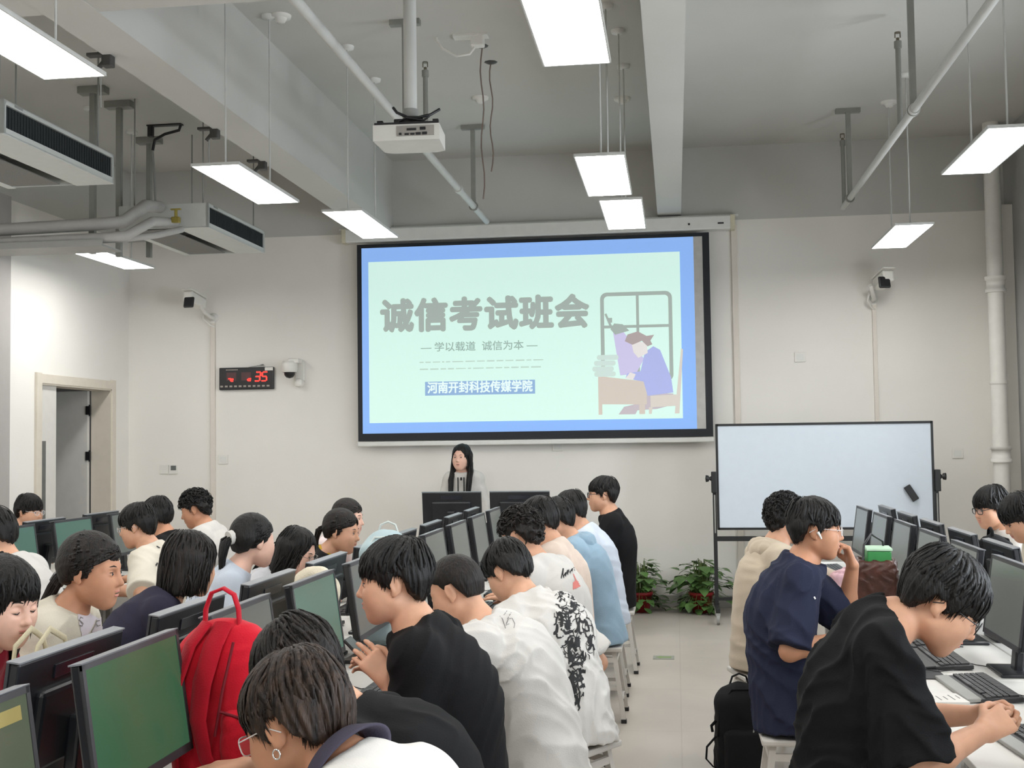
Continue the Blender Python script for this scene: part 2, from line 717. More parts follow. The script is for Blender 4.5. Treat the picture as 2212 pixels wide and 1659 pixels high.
def face_parts(body_parent, Rh, c, sc, expr='open', lips=True, brow=True, mouth=0.0):
    T = lambda p: Vector(c + Rh @ (np.array(p, float) * sc))
    Rm = Matrix(Rh.tolist())
    for s in (1, -1):
        if expr == 'open':
            m = MB()
            m.ell(T((0.0835, s * 0.032, -0.002)), (0.0085 * sc, 0.0125 * sc, 0.0052 * sc), Rm)
            m.mi = 1
            m.ell(T((0.0895, s * 0.0325, -0.0015)), (0.0034 * sc, 0.0058 * sc, 0.0052 * sc), Rm)
            m.ell(T((0.0865, s * 0.032, 0.0045)), (0.0065 * sc, 0.0145 * sc, 0.0016 * sc), Rm @ Euler((0, -0.2, 0)).to_matrix())
            m.build('eye', [EYE_W, EYE_D], body_parent)
        else:
            m = MB()
            m.tube([T((0.087, s * 0.018, -0.006)), T((0.0925, s * 0.029, -0.0095)), T((0.084, s * 0.046, -0.006))], [0.0012 * sc, 0.0022 * sc, 0.0012 * sc], 6)
            m.build('eyelid', EYE_D, body_parent)
        if brow:
            m = MB()
            m.tube([T((0.0935, s * 0.013, 0.021)), T((0.0905, s * 0.030, 0.0265)), T((0.077, s * 0.048, 0.022))], [0.0026 * sc, 0.0036 * sc, 0.0012 * sc], 6, flat=0.7)
            m.build('eyebrow', HAIR['black'], body_parent)
    if lips:
        m = MB()
        m.ell(T((0.0965, 0, -0.0605)), (0.0065 * sc, 0.019 * sc, 0.0038 * sc), Rm)
        m.ell(T((0.0955, 0, -0.0732 - mouth)), (0.0066 * sc, 0.016 * sc, 0.0046 * sc), Rm)
        m.mi = 1
        m.ell(T((0.0950, 0, -0.0668 - mouth * 0.5)), (0.0064 * sc, 0.0185 * sc, 0.0013 * sc + mouth * 0.5), Rm)
        m.build('lips', [LIP, EYE_D if mouth else mat('lip_line', s2l(120, 62, 58), 0.5)], body_parent)


def hair_build(parent, Rh, c, sc, style, colour, seed, h, tufts=260):
    """A cap with strand grooves and loose tapering locks laid over it; style names give the length round the head."""
    rnd = random.Random(seed)
    T = lambda p: c + Rh @ (np.array(p, float) * sc)
    C0 = np.array((-0.014, 0, 0.036))
    thick = {'short': 0.014, 'fringe': 0.019, 'buzz': 0.008, 'curly': 0.020, 'bob': 0.016, 'long': 0.013, 'ponytail': 0.012, 'tuft': 0.019, 'bowl': 0.020}[style]
    # the lowest edge of the hair (z in head frame) by angle from the face: 0 front, 90 ear, 180 nape
    back = [(84, 0.022), (100, 0.026), (112, -0.012), (130, -0.046)]
    edge = {
        'short': [(0, 0.056), (35, 0.050), (60, 0.030), (74, -0.004)] + back + [(180, -0.072)],
        'fringe': [(0, 0.022), (35, 0.018), (58, 0.010), (74, -0.016)] + back + [(180, -0.080)],
        'bowl': [(0, 0.014), (35, 0.010), (58, 0.0), (74, -0.020), (84, 0.008), (100, 0.014), (112, -0.016), (130, -0.050), (180, -0.086)],
        'tuft': [(0, 0.026), (35, 0.018), (58, 0.008), (74, -0.022)] + back + [(180, -0.086)],
        'buzz': [(0, 0.062), (35, 0.056), (60, 0.040), (74, 0.010)] + back + [(180, -0.052)],
        'curly': [(0, 0.040), (35, 0.034), (58, 0.020), (74, 0.0)] + back + [(180, -0.076)],
        'bob': [(0, 0.026), (28, 0.024), (46, -0.010), (62, -0.110), (100, -0.130), (180, -0.135)],
        'long': [(0, 0.070), (20, 0.062), (38, 0.020), (56, -0.110), (100, -0.130), (180, -0.135)],
        'ponytail': [(0, 0.072), (25, 0.068), (45, 0.054), (60, 0.030), (72, -0.004), (80, -0.012), (88, 0.022), (100, 0.026), (112, -0.012), (130, -0.046), (180, -0.062)],
    }[style]
    ex, ey = [p for p, _ in edge], [q for _, q in edge]
    zed = lambda ang: np.interp(np.abs(ang), ex, ey)
    curly = style == 'curly'
    longish = style in ('bob', 'long')

    def radius(z):
        """Half length (front, back) and half width of the hair at height z."""
        if z >= C0[2]:
            q = min(1.0, (z - C0[2]) / (0.088 + thick))
            k = math.sqrt(max(0.0, 1 - q * q))
            return (0.096 + thick) * k, (0.096 + thick) * k, (0.077 + thick * 0.8) * k
        q = min(1.0, (C0[2] - z) / 0.12)
        if longish:
            return 0.096 + thick * 0.7, (0.098 + thick) * (1 - 0.06 * q), (0.079 + thick) * (1 + 0.10 * q)
        return 0.096 + thick - 0.012 * q, (0.096 + thick) * (1 - 0.42 * q ** 1.4), (0.077 + thick * 0.55) * (1 - 0.16 * q)

    def surf(ang, z, lift=0.0):
        f_, b_, w_ = radius(z)
        ca, sa = math.cos(ang), math.sin(ang)
        x = (f_ if ca > 0 else b_) * ca
        return np.array((C0[0] + x + lift * ca, w_ * sa + lift * sa, z))

    def local(X, Y, Z):
        x, y, z = X - c[0], Y - c[1], Z - c[2]
        return [(x * Rh[0, i] + y * Rh[1, i] + z * Rh[2, i]) / sc for i in range(3)]

    nz = 20

    def grooves(X, Y, Z):
        x, y, z = local(X, Y, Z)
        if curly:
            return 0.007 * sc * (np.sin(85 * x + 3 * np.sin(60 * y)) * np.sin(80 * y + 2 * np.sin(70 * z)) + 0.6 * np.sin(95 * z + 3 * np.sin(80 * x)))
        if style == 'ponytail':
            return 0.0012 * sc * np.sin(90 * np.arctan2(z - 0.02, np.abs(y) + 0.02) + 2 * np.sin(20 * x))
        ang = np.arctan2(y, x + 0.05)
        return (0.0008 if style == 'buzz' else 0.0022) * sc * (np.sin(nz * ang + 3 * np.sin(7 * ang) + 25 * z) + 0.6 * np.sin(2.3 * nz * ang + 2 * np.sin(11 * ang)))

    def lower(X, Y, Z):
        x, y, z = local(X, Y, Z)
        ang = np.degrees(np.arctan2(y, x + 0.014))
        jag = 0.004 * np.sin(np.radians(ang) * 17 + seed) if style not in ('buzz', 'ponytail') else 0
        return (zed(ang) + jag - z) * 0.7 * sc
    pr = [Ell(T(C0), (np.array((0.096, 0.077, 0.088)) + np.array((1, 0.8, 1)) * thick) * sc, Rh, 0.01)]
    if longish:
        for s in (1, -1):
            pr.append(Cone(T((-0.015, s * 0.074, 0.03)), T((-0.012, s * 0.080, -0.13)), 0.022 * sc, 0.022 * sc, 0.03))
            pr.append(Cone(T((-0.055, s * 0.050, 0.02)), T((-0.062, s * 0.052, -0.13)), 0.045 * sc, 0.040 * sc, 0.03))
        pr.append(Cone(T((-0.065, 0, 0.02)), T((-0.070, 0, -0.13)), 0.045 * sc, 0.045 * sc, 0.04))
    else:
        for s in (1, -1):
            pr.append(Cone(T((-0.050, s * 0.030, 0.005)), T((-0.040, s * 0.032, -0.080)), (0.046 + thick * 0.7) * sc, (0.030 + thick * 0.6) * sc, 0.03))
            if style in ('fringe', 'bowl', 'tuft', 'short'):
                pr.append(Cone(T((0.015, s * 0.068, 0.03)), T((0.018, s * 0.066, -0.02)), (0.012 + thick * 0.5) * sc, 0.010 * sc, 0.015))
    pr.append(Fn(grooves))
    pr.append(Fn(lower, op='x', k=0.006))
    vs, qs = sdf_mesh(pr, h)
    me = to_mesh('hair', vs, qs, 1)
    vv, ff = [], []
    base = 0

    def lock(pts, wid, flat=0.32, ends=0.0):
        nonlocal base
        n = len(pts)
        for i, p in enumerate(pts):
            q = pts[min(i + 1, n - 1)] - pts[max(i - 1, 0)]
            nrm = p - (C0 + np.array((0.0, 0.0, min(0.0, p[2] - C0[2]))))
            side = np.cross(q, nrm)
            side /= max(np.linalg.norm(side), 1e-9)
            up_ = np.cross(side, q)
            up_ /= max(np.linalg.norm(up_), 1e-9)
            u = i / (n - 1)
            w_ = wid * (0.5 + 2.0 * u * (1 - u)) * (1 - u ** 4) + 0.0004
            for (a, b) in ((1, 0), (0, 1), (-1, 0), (0, -1)):
                vv.append(T(p + side * a * w_ + up_ * b * w_ * flat))
        for i in range(n - 1):
            for k in range(4):
                k2 = (k + 1) % 4
                ff.append((base + i * 4 + k, base + i * 4 + k2, base + (i + 1) * 4 + k2, base + (i + 1) * 4 + k))
        ff.append((base, base + 3, base + 2, base + 1))
        ff.append(tuple(base + (n - 1) * 4 + k for k in range(4)))
        base += n * 4
    ztop = C0[2] + 0.088 + thick
    U = rnd.uniform
    if curly:
        for i in range(int(tufts * 1.6)):
            ang = math.radians(U(-180, 180))
            z0, z1 = float(zed(math.degrees(ang))), ztop - 0.002
            z = z0 + (z1 - z0) * U(0, 1) ** 0.6
            p = surf(ang, z, -0.004)
            nrm = p - C0
            nrm /= np.linalg.norm(nrm)
            t1 = np.cross(nrm, (U(-1, 1), U(-1, 1), U(-1, 1)))
            t1 /= np.linalg.norm(t1)
            r_ = U(0.007, 0.013)
            pts = [p + nrm * (r_ * (0.3 + math.sin(k * 0.62))) + t1 * (r_ * 1.4 * (1 - math.cos(k * 0.62))) for k in range(6)]
            lock(pts, U(0.003, 0.0055), 0.5)
    elif style == 'ponytail':
        tie = np.array((-0.112, 0, 0.0))
        for i in range(tufts):
            ang = math.radians(U(-175, 175))
            z0 = float(zed(math.degrees(ang)))
            p0 = surf(ang, z0 + U(-0.009, 0.012))
            lf = U(0.955, 0.99)
            pts = []
            for k in range(7):
                u = k / 6
                q = p0 * (1 - u) + tie * u
                v_ = q - C0
                rr = np.array((0.098, 0.079, 0.090)) + thick * lf
                e_ = v_ / rr
                ln = np.linalg.norm(e_)
                on = C0 + v_ / max(ln, 1e-6)
                pts.append(on if ln > 1e-6 and (q[2] > -0.03 or True) else q)
            lock(pts, U(0.003, 0.0065), 0.2)
    elif style != 'buzz':
        for i in range(tufts):
            ang = U(-180, 180)
            if style == 'long' and abs(ang) < 34:
                continue
            a0 = math.radians(ang)
            z0 = float(zed(ang)) + U(-0.012, 0.008)
            zs = ztop - 0.004 - (ztop - z0) * U(0.0, 0.75) ** 1.3
            lift, sw = U(-0.004, 0.004), U(-0.30, 0.30)
            pts = []
            n = 8
            for k in range(n):
                u = k / (n - 1)
                z = zs + (z0 - zs) * (0.35 * u + 0.65 * u * u)
                p = surf(a0 + sw * (u - 0.5) + 0.3 * (1 - u) * (zs > 0.10), z, lift + 0.0025 * math.sin(3.1 * u + i))
                if z > C0[2] + 0.05:
                    p[0] -= 0.02 * ((z - C0[2] - 0.05) / 0.05) * (1 - u)
                if u > 0.8 and not longish:
                    p += (p - C0) * np.array((1, 1, 0)) * 0.05 * (u - 0.8) * U(-1, 1.6)
                pts.append(p)
            lock(pts, U(0.004, 0.009))
    if style == 'tuft':   # a lick of hair that stands up at the crown
        for dx in (0.0, 0.006):
            lock([np.array((-0.03 - dx, dx, ztop - 0.012)), np.array((-0.028 - dx, 0.004 + dx, ztop + 0.010)), np.array((-0.036 - 2 * dx, 0.008, ztop + 0.026))], 0.007, 0.6)
    me2 = bpy.data.meshes.new('locks')
    me2.from_pydata([tuple(v) for v in vv], [], ff)
    bm = bmesh.new()
    bm.from_mesh(me)
    bm.from_mesh(me2)
    for f in bm.faces:
        f.smooth = True
    bm.to_mesh(me)
    bm.free()
    bpy.data.meshes.remove(me2)
    return link('hair', me, HAIR[colour], parent)


def strands(name, parent, paths, colour, wid=0.008, n=7, spread=0.03, count=60, seed=0, taper=0.4, flat=0.5):
    """A hank of hair: many locks that follow a path with their own offsets."""
    rnd = random.Random(seed)
    m = MB()
    for path in paths:
        P = [Vector(p) for p in path]
        for i in range(count):
            o = Vector((rnd.gauss(0, 1), rnd.gauss(0, 1), rnd.gauss(0, 0.4)))
            o = o.normalized() * spread * rnd.uniform(0.1, 1) ** 0.6
            L = rnd.uniform(0.8, 1.0)
            pts = []
            for k in range(n):
                u = k / (n - 1) * (len(P) - 1) * L
                j = min(int(u), len(P) - 2)
                p = P[j].lerp(P[j + 1], u - j)
                s = 1 - (1 - taper) * (k / (n - 1))
                pts.append(p + o * s + Vector((rnd.uniform(-1, 1), rnd.uniform(-1, 1), 0)) * 0.003)
            m.tube(pts, [wid * (0.5 + 0.9 * math.sin(math.pi * (0.15 + 0.7 * k / (n - 1)))) * (1 - 0.75 * (k / (n - 1)) ** 4) for k in range(n)], 5, flat=flat)
    return m.build(name, HAIR[colour], parent)


def hand_prims(w_, d, back, side, curl=0.35, thumb=0.5, spread=0.12, sc=1.0, curls=None):
    """Palm, four unequal bent fingers and a thumb. w_: wrist, d: along the hand, back: out of the back of the hand, side: +1 if the thumb is on cross(back, d)."""
    d = np.array(d, float); d /= np.linalg.norm(d)
    back = np.array(back, float); back -= (back @ d) * d; back /= np.linalg.norm(back)
    lat = np.cross(back, d) * side
    P = []
    T = lambda x, y, z: w_ + (d * x + lat * y + back * z) * sc
    k = 0.010
    for y0, y1 in ((0.020, 0.032), (0.006, 0.011), (-0.008, -0.010), (-0.020, -0.029)):
        P.append(Cone(T(0.004, y0, 0), T(0.080, y1, 0.004), 0.015 * sc, 0.0115 * sc, 0.016))
    for j, (y, L, x0) in enumerate(((0.032, 0.072, 0.084), (0.011, 0.080, 0.088), (-0.010, 0.074, 0.085), (-0.029, 0.058, 0.078))):
        cu = (curls[j] if curls else curl)
        ang = 0.0
        p = np.array((x0, y, 0.003))
        sp = spread * (1.0, 0.3, -0.4, -1.1)[j]
        rr = (0.0092, 0.0082, 0.0074, 0.0064)
        for q, f in enumerate((0.45, 0.30, 0.25)):
            ang += cu * (0.9, 1.15, 0.8)[q]
            dv = np.array((math.cos(ang) * math.cos(sp), math.sin(sp) * math.cos(ang), -math.sin(ang)))
            n = p + dv * L * f
            s_ = 0.85 if j == 3 else 1.0
            P.append(Cone(T(*p), T(*n), rr[q] * s_ * sc, rr[q + 1] * s_ * sc, 0.004))
            p = n
    a = T(0.020, 0.024, -0.004)
    b = T(0.052, 0.024 + 0.034 * (1 - 0.4 * thumb), -0.012 - 0.018 * thumb)
    c_ = T(0.082, 0.024 + 0.040 * (1 - 0.7 * thumb), -0.018 - 0.026 * thumb)
    e = T(0.104, 0.022 + 0.036 * (1 - 0.9 * thumb), -0.022 - 0.032 * thumb)
    P += [Cone(a, b, 0.0155 * sc, 0.0115 * sc, 0.012), Cone(b, c_, 0.0110 * sc, 0.0098 * sc, 0.004), Cone(c_, e, 0.0098 * sc, 0.0078 * sc, 0.004)]
    return P


def glasses(parent, Rh, c, sc, frame, kind='round', lens_tint=None):
    T = lambda p: Vector(c + Rh @ (np.array(p, float) * sc))
    m = MB()
    rimr = 0.0016 if kind != 'thick' else 0.0026
    for s in (1, -1):
        pts = []
        for i in range(19):
            t = 2 * math.pi * i / 18
            y, z = 0.022 * math.cos(t), 0.0185 * math.sin(t)
            if kind != 'round':
                y = 0.0245 * np.sign(math.cos(t)) * abs(math.cos(t)) ** 0.6
                z = 0.0185 * np.sign(math.sin(t)) * abs(math.sin(t)) ** 0.6
            pts.append(T((0.112 - abs(s * 0.033 + y) * 0.16, s * 0.033 + y, -0.004 + z)))
        m.tube(pts, rimr * sc, 6, caps=False)
        m.tube([T((0.103, s * 0.056, 0.003)), T((0.085, s * 0.074, 0.005)), T((0.0, s * 0.083, 0.008)), T((-0.03, s * 0.083, -0.010))], rimr * 0.9 * sc, 6)
    m.tube([T((0.110, -0.011, 0.000)), T((0.114, 0, 0.004)), T((0.110, 0.011, 0.000))], rimr * sc, 6)
    g = m.build('eyeglasses', frame, parent)
    for s in (1, -1):
        m = MB()
        vs = [T((0.1085, s * 0.033, -0.004))]
        for i in range(18):
            t = 2 * math.pi * i / 18
            y, z = 0.0215 * math.cos(t), 0.018 * math.sin(t)
            vs.append(T((0.112 - abs(s * 0.033 + y) * 0.16, s * 0.033 + y, -0.004 + z)))
        m.raw(vs, [(0, i + 1, (i + 1) % 18 + 1) for i in range(18)], True)
        m.build('lens', LENS, g)
    return g


LENS = mat('spectacle_lens', (0.9, 0.95, 1.0), 0.05, alpha=0.14, spec=0.6)
FR_BLACK = mat('spectacle_frame_black', (0.012, 0.012, 0.014), 0.35)
FR_CLEAR = mat('spectacle_frame_clear', s2l(214, 208, 206), 0.2)
FR_METAL = mat('spectacle_frame_metal', s2l(120, 116, 112), 0.3, metal=0.9)


def cloth(name, rgb, rough=0.85, bump=0.15, var=0.05, sheen=0.1):
    sheen = 0.1 if max(rgb) > 110 else 0.0
    return mat(name, s2l(*rgb), rough, var=var, scale=9, bump=bump, bscale=220, spec=0.2, sheen=sheen)


PANTS = {
    'black': cloth('trousers_black', (34, 33, 36)),
    'jeans': cloth('jeans_blue_grey', (78, 90, 108)),
    'grey': cloth('trousers_grey', (104, 104, 108)),
    'white': cloth('trousers_white', (214, 212, 208)),
}
SHOE = mat('shoe_white', s2l(210, 208, 204), 0.6)


def person(label, head, heading, h=0.008, hf=None, pitch=0.15, yaw=0.0, roll=0.0, sc=1.0, skin='a', fem=False, hair='short', hcol='black', tufts=200,
           shirt=None, shirt_mat=None, sleeve=0.62, loose=0.014, pants='black', lean=None, arms=None, hands=True, expr='open', face=True, group=None, seat=0.45,
           wr=0.006, wf=9.0, collar=None, seed=1, stand=False, mouth=0.0, slouch=0.035, neck_long=0.0, hip_back=0.0, fine_hands=(), curls=None, dl=0.0, nbx=0.0, shirt_name='shirt', wide=1.0, side=0.0, hunch=0.0):
    """A seated (or standing) person. head: the middle of the skull in the room; heading: the way the body faces (radians).
    arms: {'L': (wrist_forward, wrist_left, wrist_z, hand options), 'R': ...} measured from the pelvis, z from the floor."""
    head = np.array(head, float)
    hz = head[2]
    f = np.array((math.cos(heading), math.sin(heading), 0.0))
    l = np.array((-f[1], f[0], 0.0))
    if stand:
        hipz = hz - 0.70
        fx = lean if lean is not None else 0.04
    else:
        hipz = seat + 0.09
        L = 0.72
        fx = lean if lean is not None else math.sqrt(max(L * L - (hz - hipz) ** 2, 0.0225))
    fx += dl
    root_w = head - f * fx - l * side
    root_w[2] = 0
    root = thing('person', label, 'person', tuple(root_w), heading, group or 'students in the computer room')
    H = np.array((fx, side, hz))
    Rh = rotm(yaw, pitch, roll)
    lat = V(0, 1, 0)
    hip = V(0.0 - hip_back, 0, hipz)
    # where the neck meets the trunk
    nb = H + Rh @ (np.array((-0.045, 0, -0.085)) * sc) * 0.5 + np.array((-0.030 - 0.35 * max(0, fx - 0.1) * 0.35, 0, -0.095 - neck_long)) + np.array((nbx, 0, 0))
    up_t = nb - hip
    Lt = np.linalg.norm(up_t)
    up_t = up_t / Lt
    bk = np.cross(up_t, lat)      # points forward for an upright trunk
    if bk[0] < 0:
        bk = -bk
    b1 = hip + up_t * Lt * 0.33 - bk * slouch
    b2 = hip + up_t * Lt * 0.68 - bk * (slouch * 1.3 + hunch)
    b3 = nb - up_t * 0.06 - bk * (0.018 + hunch * 0.6)
    pts = [hip - up_t * 0.05, b1, b2, b3]
    sw = (0.86 if fem else 1.0) * wide
    a_ = np.array((0.165, 0.140, 0.165, 0.115)) * sw
    b_ = np.array((0.115, 0.100, 0.112, 0.075)) * (0.9 if fem else 1.0)
    shz = nb - up_t * 0.075 - bk * (0.02 + hunch * 0.5)
    shw = 0.175 * sw
    arms = dict(arms or {})
    body = []
    for s in (1, -1):
        body += [Cone(b1 + lat * s * 0.05, b2 + lat * s * 0.06, 0.085, 0.09, 0.04), Cone(hip + up_t * 0.04 + lat * s * 0.06, b1 + lat * s * 0.05, 0.085, 0.085, 0.04), Cone(b2 + lat * s * 0.06, b3 + lat * s * 0.04, 0.09, 0.06, 0.04)]
    body.append(Cone(nb - up_t * 0.02, H + Rh @ (np.array((-0.028, 0, -0.045)) * sc), 0.056 * (0.86 if fem else 1), 0.052 * (0.86 if fem else 1), 0.03))
    body.append(Cone(shz - lat * shw * 0.9, nb - up_t * 0.005, 0.045 * sw, 0.052 * sw, 0.05))
    body.append(Cone(shz + lat * shw * 0.9, nb - up_t * 0.005, 0.045 * sw, 0.052 * sw, 0.05))
    hp = head_prims(Rh, H, sc, fem)
    sleeves, cuts, finebox = [], [], []
    hf_ = hf or h
    if hf:
        finebox.append((H - 0.15 * sc, H + 0.15 * sc))
    arm_prims = []
    for sd, s in (('L', 1), ('R', -1)):
        A = arms.get(sd)
        if A is not None and not isinstance(A, tuple):
            A = (A, {})
        if A is not None and len(A) <= 2:
            d_ = np.array(A[0], float) - root_w
            A = (d_ @ f, d_ @ l, d_[2], A[1] if len(A) > 1 else {})
        sh = shz + lat * s * shw
        if A is None:
            if stand:
                A = (fx * 0.3, s * 0.27, hipz - 0.12, {})
            else:
                A = (max(0.32, fx + 0.08), s * 0.12, 0.845 if sleeve > 1.2 else 0.832, {})
        opt = A[3] if len(A) > 3 else {}
        wrist = V(A[0], A[1], A[2])
        el, wrist = ik(sh, wrist, 0.29, 0.245, opt.get('pole', (-0.8, s * 0.45, 0.12)))
        r1 = 0.046 if fem else 0.052
        arm_prims += [Cone(sh, el, r1, 0.040, 0.03), Cone(el, el + (wrist - el) * 0.35, 0.041, 0.040, 0.02), Cone(el + (wrist - el) * 0.35, wrist, 0.040, 0.027, 0.02)]
        if hands and not opt.get('nohand'):
            dr = np.array(opt.get('dir', (1.0, -s * 0.2, -0.06)), float)
            bkv = opt.get('back', (0, 0, 1))
            arm_prims += hand_prims(wrist, dr, bkv, opt.get('side', -s if True else s), opt.get('curl', 0.10), opt.get('thumb', 0.4), opt.get('spread', 0.12), 0.94 if fem else 1.0, opt.get('curls'))
            if opt.get('fine'):
                finebox.append((wrist - 0.14, wrist + 0.14))
        # sleeve
        sl = opt.get('sleeve', sleeve)
        if sl > 0:
            g = loose
            if sl <= 1.0:
                e2 = sh + (el - sh) * sl
                sleeves.append((sh - lat * s * 0.02, e2, r1 + 0.010 + g, 0.050 + g * 1.5 + 0.006, el, s))
            else:
                e2 = el + (wrist - el) * (sl - 1)
                sleeves.append((sh - lat * s * 0.02, el, r1 + 0.008 + g, 0.047 + g, None, s))
                sleeves.append((el, e2, 0.047 + g, 0.036 + g * 0.7, wrist if sl < 2 else wrist, s))
    # legs
    legs = []
    if stand:
        knees = [(0.02, s * 0.10, hipz * 0.53) for s in (1, -1)]
        ank = [(-0.02, s * 0.10, 0.09) for s in (1, -1)]
    else:
        knees = [(0.40 - hip_back, s * 0.12, seat + 0.065) for s in (1, -1)]
        ank = [(0.36 - hip_back, s * 0.13, 0.09) for s in (1, -1)]
    for kn, an, s in zip(knees, ank, (1, -1)):
        hj = hip + V(0, s * 0.085, -0.01)
        legs += [Cone(hj, kn, 0.074, 0.056, 0.03), Cone(kn, an, 0.054, 0.038, 0.02)]
        body += [Cone(hj, kn, 0.06, 0.046, 0.03), Cone(kn, an, 0.045, 0.032, 0.02), Cone(np.array(an) + V(0, 0, -0.04), np.array(an) + V(0.13, 0, -0.055), 0.035, 0.026, 0.02)]
    body += arm_prims + hp
    vs, qs = sdf_mesh(body, max(h, 0.008), finebox, hf_)
    ob = link('body', to_mesh('body', vs, qs, 1), SKIN[skin], root)
    # clothes
    cl = []
    if shirt_mat is not None:
        for (a, b, ra, rb, el, s) in sleeves:
            n = (b - a) / np.linalg.norm(b - a)
            cl.append(Capped(a, b + n * (0.03 if el is not None else 0.0), ra, rb, 0.03, cap=(b, n) if el is not None else None))
        cl.append(Spine([hip - up_t * 0.07, b1, b2, b3], a_ + np.array((0.022, 0.020, 0.012, 0.008)) + loose, b_ + np.array((0.024, 0.022, 0.012, 0.010)) + loose, lat, 0.03))
        for s in (1, -1):
            cl.append(Cone(shz + lat * s * shw * 0.95, nb - up_t * 0.012, 0.054 * sw + loose * 0.6, 0.058 * sw, 0.05))
        nd = (H - nb); nd /= np.linalg.norm(nd)
        cl.append(Cut(nb + nd * 0.012, nd, 0.004))
        cl.append(Cut((0, 0, hipz - 0.075 if stand else seat + 0.013), (0, 0, -1), 0.006))
        cl.append(wrinkle(wr, wf, seed))
        vs, qs = sdf_mesh(cl, h)
        so = link(shirt_name, to_mesh(shirt_name, vs, qs, 1), shirt_mat, root)
        if collar is not None:
            m = MB()
            cm, ch = collar
            cc = nb + nd * 0.004
            a1 = np.cross(nd, lat); a1 /= np.linalg.norm(a1)
            ring = []
            for i in range(25):
                t = 2 * math.pi * i / 24
                ring.append(Vector(cc + a1 * math.cos(t) * 0.064 * (0.9 if fem else 1) + lat * math.sin(t) * 0.068 * (0.9 if fem else 1)))
            m.tube(ring, ch, 8, caps=False)
            m.build('collar', cm, root)
    pr = legs + [Ell(hip + V(0.02, 0, 0.005), (0.13, 0.175 * sw, 0.088), None, 0.03), wrinkle(0.004, 11, seed + 5)]
    if stand:
        pr[-2] = Ell(hip + V(0.0, 0, -0.01), (0.105, 0.165 * sw, 0.12), None, 0.04)
    vs, qs = sdf_mesh(pr, 0.014)
    link('trousers', to_mesh('trousers', vs, qs, 1), PANTS[pants], root)
    for an in ank:
        a = np.array(an)
        vs, qs = sdf_mesh([Cone(a + V(-0.01, 0, -0.045), a + V(0.15, 0, -0.055), 0.044, 0.034, 0.02), Cut(a + V(0, 0, -0.088), (0, 0, -1)), Cut(a + V(0, 0, 0.0), (0.3, 0, 1))], 0.014)
        link('shoe', to_mesh('shoe', vs, qs, 1), SHOE, root)
    if hair:
        hair_build(root, Rh, H, sc, hair, hcol, seed, (hf or h) if h <= 0.0061 else 0.006, tufts)
    if face:
        face_parts(root, Rh, H, sc, expr, mouth=mouth)
    root_info = dict(root=root, Rh=Rh, H=H, nb=nb, hip=hip, up=up_t, fw=bk, lat=lat, sh=shz, shw=shw, sc=sc)
    return root_info
# ---------------------------------------------------------------- the room
D = 12.5            # depth of the front wall from the camera
XL, XR = -5.93, 3.3
YB = -3.0
CZ = 4.73
PZ = 3.96           # the grey paint starts here on the front wall
WALL = mat('wall_white_paint', s2l(233, 230, 224), 0.75, var=0.015, scale=1.5, bump=0.03, bscale=90)
GREY = mat('ceiling_grey_paint', s2l(196, 195, 190), 0.85, var=0.02, scale=1.2, bump=0.04, bscale=60)
BASE = mat('baseboard_grey', s2l(176, 174, 168), 0.5, var=0.02)
METAL_G = mat('grey_painted_metal', s2l(150, 150, 146), 0.5, var=0.03)
WHITE_M = mat('white_painted_metal', s2l(222, 222, 218), 0.4, var=0.02)
WHITE_P = mat('white_plastic', s2l(228, 226, 220), 0.45, var=0.02)
BLACK_P = mat('black_plastic', (0.012, 0.012, 0.014), 0.38, var=0.1)
DARK_G = mat('dark_grille', (0.014, 0.018, 0.02), 0.6, var=0.2, scale=200, stretch=(1, 1, 6))
CREAM = mat('cream_door_frame', s2l(214, 206, 192), 0.5, var=0.02)


def S(o):
    o['kind'] = 'structure'
    return o


# floor: large pale vinyl tiles with faint joints
fm = mat('floor_vinyl', s2l(188, 180, 170), 0.32, var=0.03, scale=3, spec=0.45)
nt = fm.node_tree
bk_ = nt.nodes.new('ShaderNodeTexBrick')
bk_.offset = 0.0
bk_.inputs['Color1'].default_value = (1, 1, 1, 1)
bk_.inputs['Color2'].default_value = (0.97, 0.97, 0.97, 1)
bk_.inputs['Mortar'].default_value = (0.86, 0.85, 0.84, 1)
bk_.inputs['Scale'].default_value = 1.0
bk_.inputs['Mortar Size'].default_value = 0.004
bk_.inputs['Brick Width'].default_value = 1.2
bk_.inputs['Row Height'].default_value = 1.2
tc_ = nt.nodes.new('ShaderNodeTexCoord')
nt.links.new(tc_.outputs['Object'], bk_.inputs['Vector'])
mx_ = nt.nodes.new('ShaderNodeMixRGB')
mx_.blend_type = 'MULTIPLY'
mx_.inputs[0].default_value = 1.0
pb_ = nt.nodes['Principled BSDF']
src = pb_.inputs['Base Color'].links[0].from_socket
nt.links.new(src, mx_.inputs[1])
nt.links.new(bk_.outputs[0], mx_.inputs[2])
nt.links.new(mx_.outputs[0], pb_.inputs['Base Color'])
S(part('floor', fm, None, lambda b: b.box(((XL + XR) / 2, (YB + D) / 2, -0.05), (XR - XL + 0.4, D - YB + 0.4, 0.1))))
S(part('ceiling', GREY, None, lambda b: b.box(((XL + XR) / 2, (YB + D) / 2, CZ + 0.06), (XR - XL + 0.4, D - YB + 0.4, 0.12))))
S(part('wall_front', WALL, None, lambda b: b.box(((XL + XR) / 2, D + 0.1, PZ / 2), (XR - XL + 0.4, 0.2, PZ))))
S(part('wall_front_upper', GREY, None, lambda b: b.box(((XL + XR) / 2, D + 0.1 - 0.002, (PZ + CZ) / 2), (XR - XL + 0.4, 0.2, CZ - PZ))))
S(part('wall_rear', WALL, None, lambda b: b.box(((XL + XR) / 2, YB - 0.1, CZ / 2), (XR - XL + 0.4, 0.2, CZ))))
